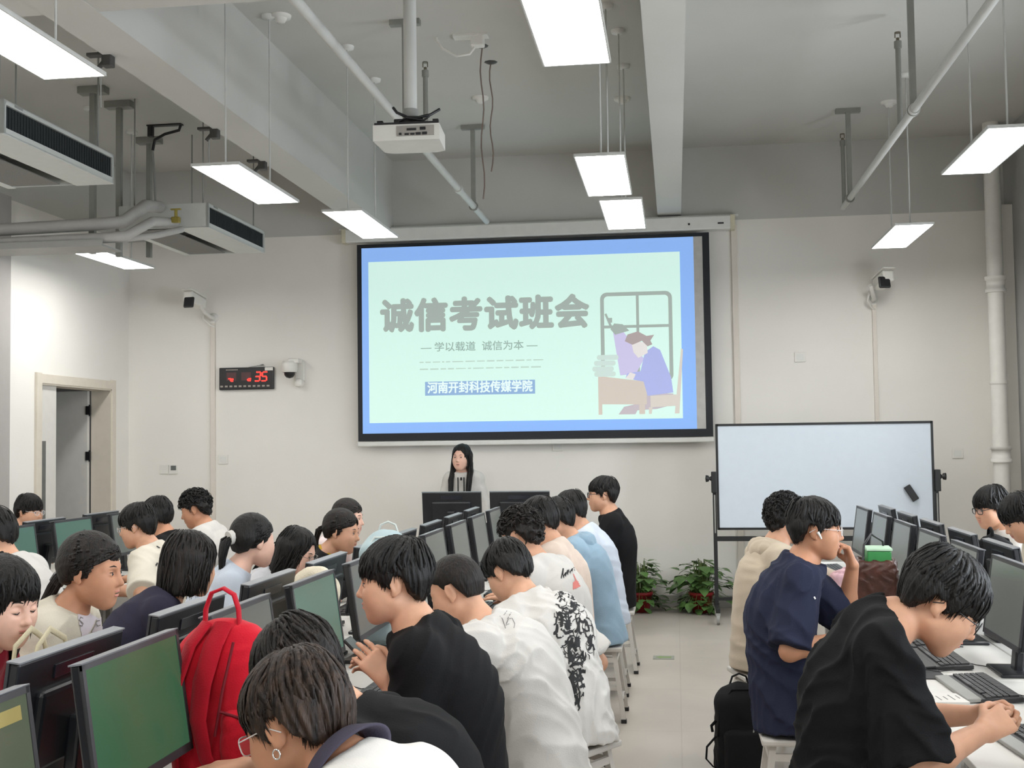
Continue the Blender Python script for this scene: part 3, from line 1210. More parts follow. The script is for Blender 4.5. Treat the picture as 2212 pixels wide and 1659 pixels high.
# left wall with the doorway
DY0, DY1, DH = 10.62, 12.06, 2.33
def left_wall(b):
    b.box((XL - 0.1, (YB + DY0) / 2, PZ / 2), (0.2, DY0 - YB, PZ))
    b.box((XL - 0.1, (DY1 + D) / 2, PZ / 2), (0.2, D - DY1, PZ))
    b.box((XL - 0.1, (DY0 + DY1) / 2, (DH + PZ) / 2), (0.2, DY1 - DY0, PZ - DH))
S(part('wall_left', WALL, None, left_wall))
S(part('wall_left_upper', GREY, None, lambda b: b.box((XL - 0.1 + 0.002, (YB + D) / 2, (PZ + CZ) / 2), (0.2, D - YB, CZ - PZ))))
# right wall with four windows, outside the picture; the farthest is added for its cool light
WY = (-1.2, 1.6, 4.4, 8.3)
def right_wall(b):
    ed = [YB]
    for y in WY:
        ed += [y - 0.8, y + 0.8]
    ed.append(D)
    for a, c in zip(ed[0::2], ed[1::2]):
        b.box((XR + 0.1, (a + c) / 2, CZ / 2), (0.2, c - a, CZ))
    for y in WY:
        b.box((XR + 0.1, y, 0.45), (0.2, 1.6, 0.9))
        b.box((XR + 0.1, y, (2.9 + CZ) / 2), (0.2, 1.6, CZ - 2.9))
S(part('wall_right', mat('wall_right_shaded', s2l(168, 168, 166), 0.75, var=0.015, scale=1.5), None, right_wall))  # wall colour darkened to imitate the shade on this unlit side
for k, y in enumerate(WY):
    wf_ = part('window_%d' % (k + 1), WHITE_M, None, lambda b: [b.box((XR + 0.1, y + s * 0.77, 1.9), (0.06, 0.06, 2.0)) for s in (-1, 0, 1)] + [b.box((XR + 0.1, y, z), (0.06, 1.6, 0.06)) for z in (0.93, 2.87)])
    S(wf_)
    part('pane', mat('window_glass', (0.9, 0.95, 1.0), 0.02, alpha=0.12), wf_, lambda b: b.box((XR + 0.1, y, 1.9), (0.006, 1.5, 1.9)))
# beams, column
S(part('beam_left', GREY, None, lambda b: b.box((-3.1, (YB + D) / 2, (3.98 + CZ) / 2), (0.30, D - YB, CZ - 3.98))))
S(part('beam_middle', GREY, None, lambda b: b.box((-0.02, (5.86 + D) / 2, (4.02 + CZ) / 2), (0.24, D - 5.86, CZ - 4.02))))
S(part('beam_cross', GREY, None, lambda b: b.box(((XL + XR) / 2, 5.71, (3.984 + CZ) / 2), (XR - XL, 0.30, CZ - 3.984))))
S(part('column_left', mat('column_grey', s2l(170, 166, 162), 0.8, var=0.015), None, lambda b: b.box((XL + 0.04, 9.68, PZ / 2), (0.08, 0.62, PZ), bev=0.004)))
S(part('column_right', WALL, None, lambda b: b.box((3.235, 12.35, PZ / 2), (0.13, 0.3, PZ), bev=0.004)))
S(part('baseboard_front', BASE, None, lambda b: b.box(((XL + XR) / 2, D - 0.008, 0.06), (XR - XL, 0.016, 0.12), bev=0.003)))
S(part('baseboard_left', BASE, None, lambda b: b.box((XL + 0.008, 5.2, 0.06), (0.016, 10.4, 0.12), bev=0.003)))

# doorway: cream frame, one leaf shut with a glass slot, the other swung out into the grey corridor
dr = S(thing('door_1', None, None, (XL, 0, 0)))
def dframe(b):
    t, p = 0.09, 0.03
    b.box((p / 2, DY0 - t / 2 + 0.01, (DH + t) / 2), (p, t, DH + t), bev=0.004)
    b.box((p / 2, DY1 + t / 2 - 0.01, (DH + t) / 2), (p, t, DH + t), bev=0.004)
    b.box((p / 2, (DY0 + DY1) / 2, DH + t / 2 - 0.01), (p, DY1 - DY0, t), bev=0.004)
    b.box((-0.09, DY1 - 0.012, DH / 2), (0.22, 0.024, DH))
    b.box((-0.09, DY0 + 0.012, DH / 2), (0.22, 0.024, DH))
    b.box((-0.09, (DY0 + DY1) / 2, DH - 0.012), (0.22, DY1 - DY0, 0.024))
part('door_frame', CREAM, dr, dframe)
LEAF = mat('door_leaf_white', s2l(214, 212, 206), 0.45, var=0.02)
lf = part('door_leaf', LEAF, dr, lambda b: b.box((-0.035, DY0 + 0.185, DH / 2), (0.045, 0.32, DH - 0.05), bev=0.003))
part('vision_panel', mat('dark_glass', s2l(96, 98, 96), 0.1), lf, lambda b: b.box((-0.018, DY0 + 0.095, 1.35), (0.02, 0.10, 0.85)))
ol = part('door_leaf', LEAF, dr, lambda b: b.box((-0.67, DY1 - 0.06, DH / 2), (0.92, 0.045, DH - 0.05), bev=0.003))
for z in (2.10, 1.62, 0.35):
    part('hinge', BLACK_P, ol, lambda b: b.box((-0.20, DY1 - 0.085, z), (0.05, 0.03, 0.09)).tube([(-0.195, DY1 - 0.06, z - 0.06), (-0.195, DY1 - 0.06, z + 0.06)], 0.012))
CORR = mat('corridor_grey', s2l(150, 146, 140), 0.8, var=0.02)
S(part('wall_corridor', CORR, None, lambda b: b.box((XL - 1.9, 11.6, 1.6), (0.1, 6.0, 3.2)).box((XL - 1.0, 13.6, 1.6), (1.8, 0.1, 3.2)).box((XL - 1.0, 9.4, 1.6), (1.8, 0.1, 3.2)).box((XL - 1.05, 11.5, 3.2), (1.7, 4.2, 0.1))))
S(part('floor_corridor', fm, None, lambda b: b.box((XL - 1.05, 11.5, -0.05), (1.7, 4.2, 0.098))))

# ---------------------------------------------------------------- ceiling lights
LZ = 3.43
DIFF = mat('light_diffuser', (0.9, 0.9, 0.88), 0.5, emit=(1.0, 0.988, 0.962), estr=LAMP)
LFR = mat('light_frame_grey', s2l(196, 196, 192), 0.4)
def ceiling_light(x, y, label, first=[None]):
    if first[0] is None:
        t = thing('ceiling_light', label, 'light', (x, y, LZ), 0, 'suspended panel lights')
        def fr(b):
            for s in (1, -1):
                b.box((s * 0.152, 0, 0.008), (0.008, 1.2, 0.016))
                b.box((0, s * 0.597, 0.008), (0.30, 0.008, 0.016))
            b.box((0, 0, 0.017), (0.312, 1.202, 0.004))
        part('frame', LFR, t, fr)
        part('diffuser', DIFF, t, lambda b: b.box((0, 0, 0.006), (0.296, 1.186, 0.010)))
        for s in (1, -1):
            rd = part('suspension_rod', LFR, t, lambda b: b.tube([(0, s * 0.42, 0.018), (0, s * 0.42, CZ - LZ)], 0.006))
            part('ceiling_cup', WHITE_M, rd, lambda b: b.lathe([(0.0, CZ - LZ - 0.03), (0.05, CZ - LZ - 0.022), (0.055, CZ - LZ)], (0, s * 0.42, 0)))
        part('driver_box', LFR, t, lambda b: b.box((0.03, 0.1, 0.034), (0.06, 0.28, 0.03), bev=0.004))
        first[0] = t
        return t
    return dup(first[0], (x, y, LZ), 0, label)
ceiling_light(-2.75, 4.63, 'long lit panel light cut by the top left corner of the picture')
ceiling_light(-2.78, 7.63, 'lit panel light hanging above and just right of the far air conditioner')
ceiling_light(-2.42, 9.2, 'lit panel light hanging just over the upper left corner of the projection screen')
ceiling_light(-0.415, 4.85, 'large lit panel light at the top centre, nearest one right of the projector')
ceiling_light(-0.425, 7.83, 'middle lit panel light of the three in front of the short ceiling beam')
ceiling_light(-0.36, 9.2, 'smallest lit panel light, right above the projection screen top edge')
ceiling_light(1.93, 7.6, 'lit panel light at the right edge beside the sloping sprinkler pipe')
ceiling_light(1.965, 10.7, 'lit panel light hanging above the right wall camera')
ceiling_light(-5.11, 10.4, 'lit panel light hanging low in front of the doorway wall')
for x, y in ((1.93, 4.5), (-5.11, 7.3), (-5.11, 4.2), (-5.11, 1.2), (-2.75, 1.6), (-0.415, 1.8), (1.93, 1.6), (-0.415, -1.4)):
    ceiling_light(x, y, 'lit panel light of the rows over the rear seats behind the camera')

# ---------------------------------------------------------------- sprinkler pipes along the ceiling with their hangers
PIPE = mat('pipe_grey_white', s2l(196, 196, 192), 0.45, var=0.02)
HANG = mat('hanger_grey', s2l(140, 140, 134), 0.5, var=0.04)
def pipe_run(x, z, y0, y1, hangers, heads, label, r=0.028, joints=()):
    t = thing('sprinkler_pipe', label, 'pipe', (x, 0, z), 0, 'sprinkler pipes under the ceiling')
    part('pipe', PIPE, t, lambda b: b.tube([(0, y0, 0), (0, y1, 0)], r, 12))
    for y in joints:
        part('pipe_joint', PIPE, t, lambda b: b.tube([(0, y - 0.05, 0), (0, y + 0.05, 0)], r * 1.35, 12))
    for y in hangers:
        hg = part('hanger', HANG, t, lambda b: b.box((0, y, (CZ - z + r) / 2), (0.04, 0.04, CZ - z - r)).box((0, y, CZ - z - 0.02), (0.22, 0.06, 0.04)))
        part('pipe_clip', HANG, hg, lambda b: b.tube(arc((0, y, 0), r * 1.3, 0, 2 * math.pi, 16), 0.008, 6, caps=False))
    for y in heads:
        hd = part('sprinkler_head', HANG, t, lambda b: b.tube([(0, y, r * 0.8), (0, y, 0.60)], 0.019, 10).tube([(0, y, 0.58), (0, y, 0.63)], 0.027, 10))
        part('sprinkler_tip', mat('brass_dull', s2l(120, 112, 96), 0.4, metal=0.6), hd, lambda b: b.tube([(0, y, 0.63), (0, y, 0.655)], 0.012, 8).tube([(-0.018, y, 0.655), (-0.018, y, 0.69)], 0.004).tube([(0.018, y, 0.655), (0.018, y, 0.69)], 0.004).tube([(0, y, 0.69), (0, y, 0.696)], 0.022, 10))

pipe_run(1.63, 3.9, 4.4, 11.72, (8.3, 11.27), (8.78, 11.66), 'grey sprinkler pipe sloping down through the upper right of the picture', joints=(8.3,))
pipe_run(-1.86, 3.95, 4.4, 12.0, (8.3, 11.2), (9.0,), 'grey pipe running past the projector towards the projection screen', 0.030, joints=(10.4,))
# ---------------------------------------------------------------- things fixed to the ceiling and the front wall
# fan coil units on the left
def fan_coil(y0, y1, label, first=[None]):
    L = y1 - y0
    if first[0] is None:
        t = thing('air_conditioner', label, 'air conditioner', (-3.9, y0, 3.57), 0, 'ceiling air conditioners on the left')
        CASE = mat('fan_coil_case', s2l(202, 204, 200), 0.45, var=0.02)
        def shell(b):
            b.box((-0.012, L / 2, 0.018), (0.024, L, 0.036))
            b.box((-0.012, L / 2, 0.190), (0.024, L, 0.03))
            b.box((-0.012, 0.012, 0.10), (0.024, 0.024, 0.2))
            b.box((-0.012, L - 0.012, 0.10), (0.024, 0.024, 0.2))
            b.box((-0.40, L / 2, 0.202), (0.80, L, 0.006))
            b.box((-0.14, L / 2, -0.001), (0.28, L, 0.012))
            b.box((-0.77, L / 2, -0.001), (0.06, L, 0.012))
            b.box((-0.80, L / 2, 0.10), (0.012, L, 0.2))
            for yy in (0.006, L - 0.006):
                b.box((-0.4, yy, 0.10), (0.8, 0.012, 0.2))
        part('casing', CASE, t, shell)
        gr = part('outlet_grille', DARK_G, t, lambda b: b.box((-0.018, L / 2, 0.105), (0.012, L - 0.05, 0.135)))
        part('louver', mat('louver_dark', (0.03, 0.035, 0.036), 0.5), gr, lambda b: [b.box((-0.010, 0.04 + i * (L - 0.08) / 40, 0.105), (0.006, 0.006, 0.130)) for i in range(41)])
        part('return_grille', mat('return_grille_grey', s2l(110, 108, 104), 0.6, var=0.25, scale=150, stretch=(8, 1, 1)), t, lambda b: b.box((-0.56, L / 2, 0.0), (0.36, L - 0.10, 0.006)))
        part('name_plate', METAL_G, t, lambda b: b.box((0.0015, 0.16, 0.192), (0.004, 0.09, 0.014), bev=0.001))
        def rods(b):
            for yy in (0.08, L - 0.08):
                for xx in (-0.08, -0.7):
                    b.tube([(xx, yy, 0.2), (xx, yy, CZ - 3.57)], 0.006, 6)
        part('suspension_rod', METAL_G, t, rods)
        first[0] = t
        return t
    return dup(first[0], (-3.9, y0, 3.57), 0, label)
fan_coil(6.57, 7.98, 'nearer ceiling air conditioner with a dark slot, cut by the left edge of the picture')
fan_coil(9.72, 11.13, 'farther ceiling air conditioner with a dark slot, above the doorway wall')

# insulated pipes that feed the units
INS = mat('pipe_insulation_grey', s2l(176, 174, 170), 0.6, var=0.03, bump=0.1, bscale=40)
t = thing('insulated_pipe', 'thick grey insulated pipes running left behind the far air conditioner', 'pipe', (-4.55, 9.08, 3.45))
part('pipe', INS, t, lambda b: b.tube([(-1.3, 0.1, 0.05), (-0.1, 0.1, 0.07), (0.12, 0.15, 0.09), (0.22, 0.35, 0.26), (0.22, 0.62, 0.30)], 0.052, 12))
part('pipe', INS, t, lambda b: b.tube([(-1.3, 0.0, -0.07), (0.0, 0.0, -0.06), (0.2, 0.05, -0.04), (0.34, 0.22, 0.10), (0.36, 0.62, 0.16)], 0.040, 12))
part('pipe', INS, t, lambda b: b.tube([(-1.3, 0.2, -0.06), (0.1, 0.2, -0.04), (0.34, 0.3, 0.0), (0.42, 0.62, 0.10)], 0.028, 12))
part('pipe_tray', METAL_G, t, lambda b: b.box((-0.60, 0.1, -0.13), (1.30, 0.34, 0.012)).box((-0.60, -0.07, -0.11), (1.30, 0.012, 0.05)))
part('valve', mat('valve_brass', s2l(176, 160, 84), 0.35, metal=0.6), t, lambda b: b.box((0.42, 0.5, 0.16), (0.07, 0.05, 0.05), bev=0.008).tube([(0.42, 0.5, 0.18), (0.42, 0.5, 0.25)], 0.014).box((0.42, 0.5, 0.25), (0.09, 0.025, 0.012), bev=0.004))
for k, (x, y, z0, lab) in enumerate(((-4.79, 9.42, 3.32, 'grey hanger post left one of the two by the near air conditioner'), (-4.77, 9.86, 3.36, 'grey hanger post just right of the near air conditioner end'), (-5.05, 11.08, 3.55, 'grey hanger post above the far air conditioner pipes'))):
    g = thing('pipe_hanger', lab, 'hanger', (x, y, 0), 0, 'ceiling hangers of the air conditioner pipes')
    part('post', HANG, g, lambda b: b.box((0, 0, (z0 + CZ) / 2), (0.045, 0.045, CZ - z0)))
    part('ceiling_plate', HANG, g, lambda b: b.box((0, 0, CZ - 0.03), (0.24, 0.10, 0.06), bev=0.004))
# cable of the far unit
g = thing('power_cable', 'black and grey cable looping from the ceiling to the far air conditioner', 'cable', (-4.7, 10.65, CZ))
part('cable', BLACK_P, g, lambda b: b.tube([(0.16, 0.0, 0.0), (0.14, 0, -0.06), (0.0, 0, -0.09), (-0.10, 0, -0.14), (-0.12, 0, -0.24)], 0.014, 8))
part('cable_end', METAL_G, g, lambda b: b.tube([(-0.12, 0, -0.24), (-0.10, 0, -0.55), (-0.04, -0.1, -0.95)], 0.011, 8))
part('junction_box', BLACK_P, g, lambda b: b.box((-0.14, 0, -0.05), (0.05, 0.05, 0.12), bev=0.006).box((0.0, 0, -0.006), (0.34, 0.06, 0.012)))

for k, (p, lab) in enumerate((((-3.276, 6.534, 3.98), 'dark beam clamp nearest the camera under the long beam'), ((-3.29, 8.21, 3.98), 'dark beam clamp half way along the long beam'), ((-3.29, 9.22, 3.98), 'dark beam clamp farthest along the long beam'))):
    g = thing('beam_clamp', lab, 'clamp', (p[0], p[1], 3.98), 0, 'clamps along the long ceiling beam')
    part('clamp', mat('clamp_dark', (0.05, 0.048, 0.045), 0.5), g, lambda b: b.box((0.045, 0, -0.02), (0.06, 0.06, 0.09), bev=0.006).box((-0.02, 0, 0.01), (0.12, 0.05, 0.02), bev=0.004).tube([(0.02, 0, -0.03), (-0.02, 0, -0.075)], 0.014, 8))
    part('wire', METAL_G, g, lambda b: b.tube([(0.0, 0, -0.06), (0.0, 0, -0.30)], 0.004, 6))

# projector on its pole
pj = thing('projector', 'white ceiling projector on a grey pole, cables tucked on top', 'projector', (-1.385, 6.3, 3.305), R(2))
PJW = mat('projector_white', s2l(206, 204, 198), 0.4, var=0.02)
def pj_body(b):
    pr = [(-0.178, -0.14), (0.178, -0.14), (0.168, 0.12), (0.12, 0.15), (-0.12, 0.15), (-0.168, 0.12)]
    b.poly([(x, y, 0.0) for x, y in pr], (0, 0, 0.085))
part('casing', PJW, pj, pj_body)
part('top_cover', BLACK_P, pj, lambda b: b.poly([(-0.172, -0.135, 0.086), (0.172, -0.135, 0.086), (0.15, 0.12, 0.086), (-0.15, 0.12, 0.086)], (0, 0, 0.012)).box((0.0, 0.0, 0.115), (0.16, 0.14, 0.04), bev=0.006).box((-0.15, -0.08, 0.105), (0.03, 0.03, 0.03)).box((0.15, -0.08, 0.105), (0.03, 0.03, 0.03)))
pp = part('port_panel', mat('port_panel_grey', s2l(150, 146, 140), 0.5), pj, lambda b: b.box((0.05, -0.1415, 0.048), (0.2, 0.004, 0.055)))
part('port', BLACK_P, pp, lambda b: [b.box((x, -0.1445, z), (sx, 0.006, sz)) for x, z, sx, sz in ((-0.03, 0.032, 0.012, 0.012), (0.005, 0.03, 0.022, 0.010), (0.035, 0.03, 0.022, 0.010), (0.066, 0.031, 0.026, 0.013), (0.10, 0.032, 0.026, 0.014), (0.03, 0.055, 0.05, 0.012), (0.09, 0.058, 0.03, 0.016))])
part('lens', mat('projector_lens', (0.5, 0.6, 0.7), 0.05), pj, lambda b: b.lathe([(0.0, 0.150), (0.036, 0.150), (0.040, 0.160), (0.030, 0.165), (0.0, 0.168)], (0.06, 0.0, 0.045), axis='y'))
pl = part('pole', PIPE, pj, lambda b: b.tube([(0.0, 0, 0.12), (0.0, 0, CZ - 3.305)], 0.036, 16))
part('pole_clamp', METAL_G, pl, lambda b: b.tube([(0, 0, 0.13), (0, 0, 0.20)], 0.042, 16).tube([(0, 0, CZ - 3.335), (0, 0, CZ - 3.305)], 0.09, 16).tube([(-0.03, -0.04, 0.90), (0.03, -0.04, 0.90)], 0.008, 8))
part('cable', BLACK_P, pj, lambda b: b.tube([(-0.085, -0.05, 0.20), (-0.06, -0.08, 0.165), (0.0, -0.09, 0.135), (0.06, -0.09, 0.132), (0.12, -0.07, 0.15), (0.165, -0.04, 0.185)], 0.008, 8).tube([(-0.10, -0.02, 0.11), (0.0, -0.12, 0.125), (0.09, -0.11, 0.11), (0.12, -0.10, 0.135)], 0.006, 8))

# motorised screen
SX0, SX1, SZ0, SZ1 = -3.315, 0.378, 1.735, 3.82
SY = D - 0.13
sc_ = thing('projection_screen', 'wide projection screen with black border showing a pale green slide', 'screen', ((SX0 + SX1) / 2, SY, SZ0))
hw, hh = (SX1 - SX0) / 2, SZ1 - SZ0
part('housing', WHITE_M, sc_, lambda b: b.box((0.05, 0.04, hh + 0.095), (2 * hw + 0.42, 0.14, 0.14), bev=0.012).box((0.05, 0.06, hh + 0.172), (2 * hw + 0.5, 0.08, 0.02)))
part('end_cap', mat('screen_end_cap', s2l(206, 200, 176), 0.5), sc_, lambda b: b.box((hw + 0.24, 0.04, hh + 0.095), (0.05, 0.15, 0.15), bev=0.008).box((-hw - 0.14, 0.04, hh + 0.095), (0.05, 0.15, 0.15), bev=0.008))
part('switch_dot', BLACK_P, sc_, lambda b: b.box((hw - 0.20, -0.032, hh + 0.085), (0.02, 0.006, 0.02)).box((hw + 0.12, -0.032, hh + 0.085), (0.06, 0.006, 0.016)))
part('fabric_border', mat('screen_black_border', (0.006, 0.009, 0.014), 0.6), sc_, lambda b: b.box((0, 0, hh / 2), (2 * hw, 0.006, hh)))
part('bottom_bar', WHITE_M, sc_, lambda b: b.box((0, 0.0, -0.03), (2 * hw + 0.02, 0.03, 0.05), bev=0.01))


def glow(name, rgb, e=0.62):
    e = 0.84
    """A colour of the projected picture: the lit screen gives off light, little of it comes from the room."""
    c = s2l(*rgb)
    return mat('projected_' + name, tuple(x * 0.42 for x in c), 0.9, emit=c, estr=e, spec=0.1, var=0.01)
BB, BT = 0.075, 0.055     # black border
pic = part('projected_picture', glow('blue', (138, 178, 238), 0.70), sc_, lambda b: b.box((-0.012, -0.006, hh / 2 + 0.02), (2 * hw - 0.125, 0.004, hh - 0.12)))
part('unlit_strip', mat('screen_unlit', s2l(190, 188, 184), 0.8), sc_, lambda b: b.box((hw - 0.115, -0.0065, hh / 2 + 0.02), (0.09, 0.004, hh - 0.12)))
# picture coordinates: u 0..1, v 0..1 (down) over the black-bordered picture, taken from the photograph's screen corners
GX0, GX1, GZ1, GZ0 = -hw + 0.125, hw - 0.30, hh - 0.19, 0.19
part('slide_card', glow('mint', (208, 238, 228), 0.66), pic, lambda b: b.box(((GX0 + GX1) / 2, -0.009, (GZ0 + GZ1) / 2), (GX1 - GX0, 0.003, GZ1 - GZ0)))
GR = glow('grey', (160, 172, 166), 0.55)
Qx = lambda u: GX0 + u * (GX1 - GX0)
Qz = lambda v: GZ1 - v * (GZ1 - GZ0)


PI_4 = math.pi / 4


def text_mesh(name, s, size, material, parent, loc, offset=0.0, extrude=0.002, ax=(math.pi / 2, 0, 0), align='CENTER', width=None, spacing=1.0, res=3, bold=0.0):
    cu = bpy.data.curves.new(name, 'FONT')
    cu.body = s
    cu.size = size
    cu.offset = offset
    cu.extrude = extrude
    cu.fill_mode = 'BOTH'
    cu.resolution_u = res
    cu.align_x = align
    cu.align_y = 'CENTER'
    cu.space_character = spacing
    o = bpy.data.objects.new(name, cu)
    COL.objects.link(o)
    bpy.context.view_layer.update()
    dg = bpy.context.evaluated_depsgraph_get()
    me = bpy.data.meshes.new_from_object(o.evaluated_get(dg))
    bpy.data.objects.remove(o)
    if width and len(me.vertices):
        xs = [v.co.x for v in me.vertices]
        k = width / max(max(xs) - min(xs), 1e-6)
        for v in me.vertices:
            v.co.x *= k
    if bold and len(me.vertices):   # a fat round stroke: the glyph repeated round a small circle
        b_ = bmesh.new()
        for k in range(8):
            m2 = me.copy()
            m2.transform(Matrix.Translation((bold * math.cos(k * PI_4), bold * math.sin(k * PI_4), 0.0002 * k)))
            b_.from_mesh(m2)
            bpy.data.meshes.remove(m2)
        b_.to_mesh(me)
        b_.free()
    me.transform(Matrix.Translation(loc) @ Euler(ax).to_matrix().to_4x4())
    ob = link(name, me, material, parent)
    return ob
CARD_W, CARD_H = GX1 - GX0, GZ1 - GZ0
CN = CARD_W / 676.0      # photograph pixels to metres on the card
for i, ch in enumerate('\u8bda\u4fe1\u8003\u8bd5\u73ed\u4f1a'):
    text_mesh('slide_title', ch, 0.36, GR, pic, (Qx((862 - 799 + i * 76.5) / 676), -0.011, Qz((692 - 568 + i * 0.2) / 350)), bold=0.016)
text_mesh('slide_subtitle', '\u2014 \u5b66\u4ee5\u8f7d\u9053  \u8bda\u4fe1\u4e3a\u672c \u2014', 0.105, glow('grey_soft', (150, 172, 166), 0.5), pic, (Qx(243 / 676), -0.011, Qz(190 / 350)), bold=0.0012, width=255 * CN)
SMALL = glow('grey_faint', (182, 202, 194), 0.6)
rnd = random.Random(3)
def tiny_lines(b):
    for row, v in enumerate((221, 236)):
        x = 112
        while x < 372:
            w_ = rnd.uniform(5, 26)
            b.box((Qx((x + w_ / 2) / 676), -0.0112, Qz(v / 350)), (w_ * CN * 0.92, 0.002, rnd.uniform(0.010, 0.014)))
            x += w_ + 3
part('slide_small_print', SMALL, pic, tiny_lines)
part('slide_name_bar', glow('slate_blue', (142, 172, 208), 0.5), pic, lambda b: b.box((Qx(244 / 676), -0.011, Qz(278 / 350)), (240 * CN, 0.003, 30 * CN)))
text_mesh('slide_name', '\u6cb3\u5357\u5f00\u5c01\u79d1\u6280\u4f20\u5a92\u5b66\u9662', 0.125, glow('white', (222, 240, 238), 0.7), pic, (Qx(244 / 676), -0.0135, Qz(278 / 350)), bold=0.0035, width=228 * CN)
# the drawing: a window, a pupil writing at a desk, a lamp, books, a chair
P2 = lambda x, y: ((Qx((x - 799) / 676)), Qz((y - 566) / 350))


def flat(pts, y=-0.011, d=0.002):
    return lambda b: b.poly([(P2(x, z)[0], y, P2(x, z)[1]) for x, z in pts], (0, -d, 0))


def rrect(x0, y0, x1, y1, r, n=5):
    o = []
    for cx, cy, a in ((x1 - r, y0 + r, -90), (x1 - r, y1 - r, 0), (x0 + r, y1 - r, 90), (x0 + r, y0 + r, 180)):
        for i in range(n + 1):
            t = math.radians(a + 90 * i / n)
            o.append((cx + r * math.cos(t), cy + r * math.sin(t)))
    return o


def frame_ring(b):
    a, c = rrect(1305, 648, 1457, 838, 14), rrect(1313, 656, 1449, 838, 8)
    f = lambda p, dy: (P2(*p)[0], -0.011 - dy, P2(*p)[1])
    n = len(a)
    for i in range(n):
        j = (i + 1) % n
        b.raw([f(a[i], 0), f(a[j], 0), f(c[j], 0), f(c[i], 0)], [(0, 1, 2, 3)])
    for x0, y0, x1, y1 in ((1381, 652, 1387, 838), (1310, 718, 1452, 724)):
        b.box(((P2(x0, 0)[0] + P2(x1, 0)[0]) / 2, -0.0112, (P2(0, y0)[1] + P2(0, y1)[1]) / 2), (abs(P2(x1, 0)[0] - P2(x0, 0)[0]), 0.001, abs(P2(0, y1)[1] - P2(0, y0)[1])))
part('drawn_window', GR, pic, frame_ring)
part('drawn_lamp_beam', glow('lilac', (196, 190, 222), 0.6), pic, flat([(1330, 722), (1352, 730), (1396, 790), (1378, 822), (1345, 824)], -0.0125))
part('drawn_lamp', GR, pic, lambda b: (flat([(1326, 726), (1334, 714), (1352, 716), (1366, 730), (1350, 734), (1336, 738)], -0.0140)(b), flat([(1314, 694), (1318, 692), (1330, 720), (1326, 724)], -0.0142)(b), flat([(1322, 702), (1330, 702), (1330, 712), (1324, 712)], -0.0144)(b)))
part('drawn_table', glow('tan', (202, 192, 182), 0.55), pic, lambda b: (flat([(1298, 824), (1400, 838), (1400, 886), (1298, 884)], -0.0135)(b), flat([(1298, 884), (1306, 884), (1306, 906), (1298, 906)], -0.0135)(b), flat([(1384, 886), (1396, 886), (1396, 906), (1384, 906)], -0.0135)(b)))
part('drawn_chair', glow('pale_tan', (206, 200, 192), 0.55), pic, lambda b: (flat([(1408, 868), (1462, 866), (1462, 890), (1408, 892)], -0.0135)(b), flat([(1462, 870), (1474, 770), (1478, 772), (1468, 906), (1458, 906)], -0.0137)(b), flat([(1404, 892), (1412, 892), (1410, 906), (1404, 906)], -0.0137)(b)))
part('drawn_trousers', glow('dull_mauve', (188, 180, 186), 0.55), pic, flat([(1340, 906), (1352, 890), (1400, 880), (1396, 862), (1456, 864), (1454, 888), (1420, 896), (1380, 898), (1376, 906)], -0.0132))
part('drawn_pullover', glow('violet_blue', (168, 176, 222), 0.6), pic, flat([(1398, 776), (1416, 764), (1430, 772), (1452, 830), (1456, 862), (1402, 868), (1394, 838), (1356, 830), (1360, 820), (1388, 816)], -0.0146))
part('drawn_face', glow('skin', (220, 216, 214), 0.62), pic, lambda b: (flat([(1370, 756), (1376, 752), (1402, 756), (1404, 778), (1384, 788), (1374, 776)], -0.0150)(b), flat([(1356, 830), (1366, 818), (1378, 822), (1372, 834)], -0.0152)(b)))
part('drawn_hair', glow('mauve_grey', (170, 158, 158), 0.5), pic, flat([(1356, 752), (1362, 738), (1384, 732), (1402, 742), (1418, 740), (1410, 752), (1414, 760), (1404, 764), (1392, 752), (1372, 760)], -0.0156))
part('drawn_book', glow('book', (196, 214, 208), 0.6), pic, lambda b: [flat(rrect(x0, y, x0 + 46, y + 11, 5), -0.0150)(b) for x0, y in ((1296, 780), (1290, 792), (1286, 804), (1290, 815))])

# LED clock on the wall
ck = thing('wall_clock', 'black wall clock with red digital figures beside the white dome camera', 'clock', (-4.575, D - 0.005, 2.43))
part('casing', BLACK_P, ck, lambda b: b.box((0, -0.02, 0), (0.61, 0.04, 0.24), bev=0.008))
LED = mat('led_red', (0.4, 0.01, 0.01), 0.4, emit=(1.0, 0.03, 0.02), estr=2.6)
LEDD = mat('led_dim', (0.08, 0.03, 0.03), 0.4)
SEG = {'0': 'abcdef', '1': 'bc', '2': 'abged', '3': 'abgcd', '5': 'afgcd', '7': 'abc', '6': 'afgedc', '-': 'g', 'u': 'ced', 'c': 'ged'}
def digit(b, x, z, w_, h_, ch):
    t = 0.014
    g = {'a': (0, h_ / 2, w_, t), 'g': (0, 0, w_, t), 'd': (0, -h_ / 2, w_, t), 'b': (w_ / 2, h_ / 4, t, h_ / 2), 'c': (w_ / 2, -h_ / 4, t, h_ / 2), 'f': (-w_ / 2, h_ / 4, t, h_ / 2), 'e': (-w_ / 2, -h_ / 4, t, h_ / 2)}
    for s in SEG[ch]:
        dx, dz, sx, sz = g[s]
        b.box((x + dx + dz * 0.18, -0.042, z + dz), (sx * 0.86 if sx > t else sx, 0.004, sz * 0.86 if sz > t else sz))
part('led_figure', LED, ck, lambda b: (digit(b, 0.13, 0.018, 0.055, 0.095, '3'), digit(b, 0.205, 0.018, 0.055, 0.095, '5'), digit(b, 0.04, -0.005, 0.038, 0.04, 'c'), digit(b, -0.155, -0.006, 0.032, 0.04, 'c'), b.box((-0.185, -0.042, 0.0), (0.03, 0.004, 0.012))))
for x in (-0.165, 0.0):
    part('display_window', LEDD, ck, lambda b: b.box((x, -0.0405, 0.022), (0.11, 0.002, 0.09)))
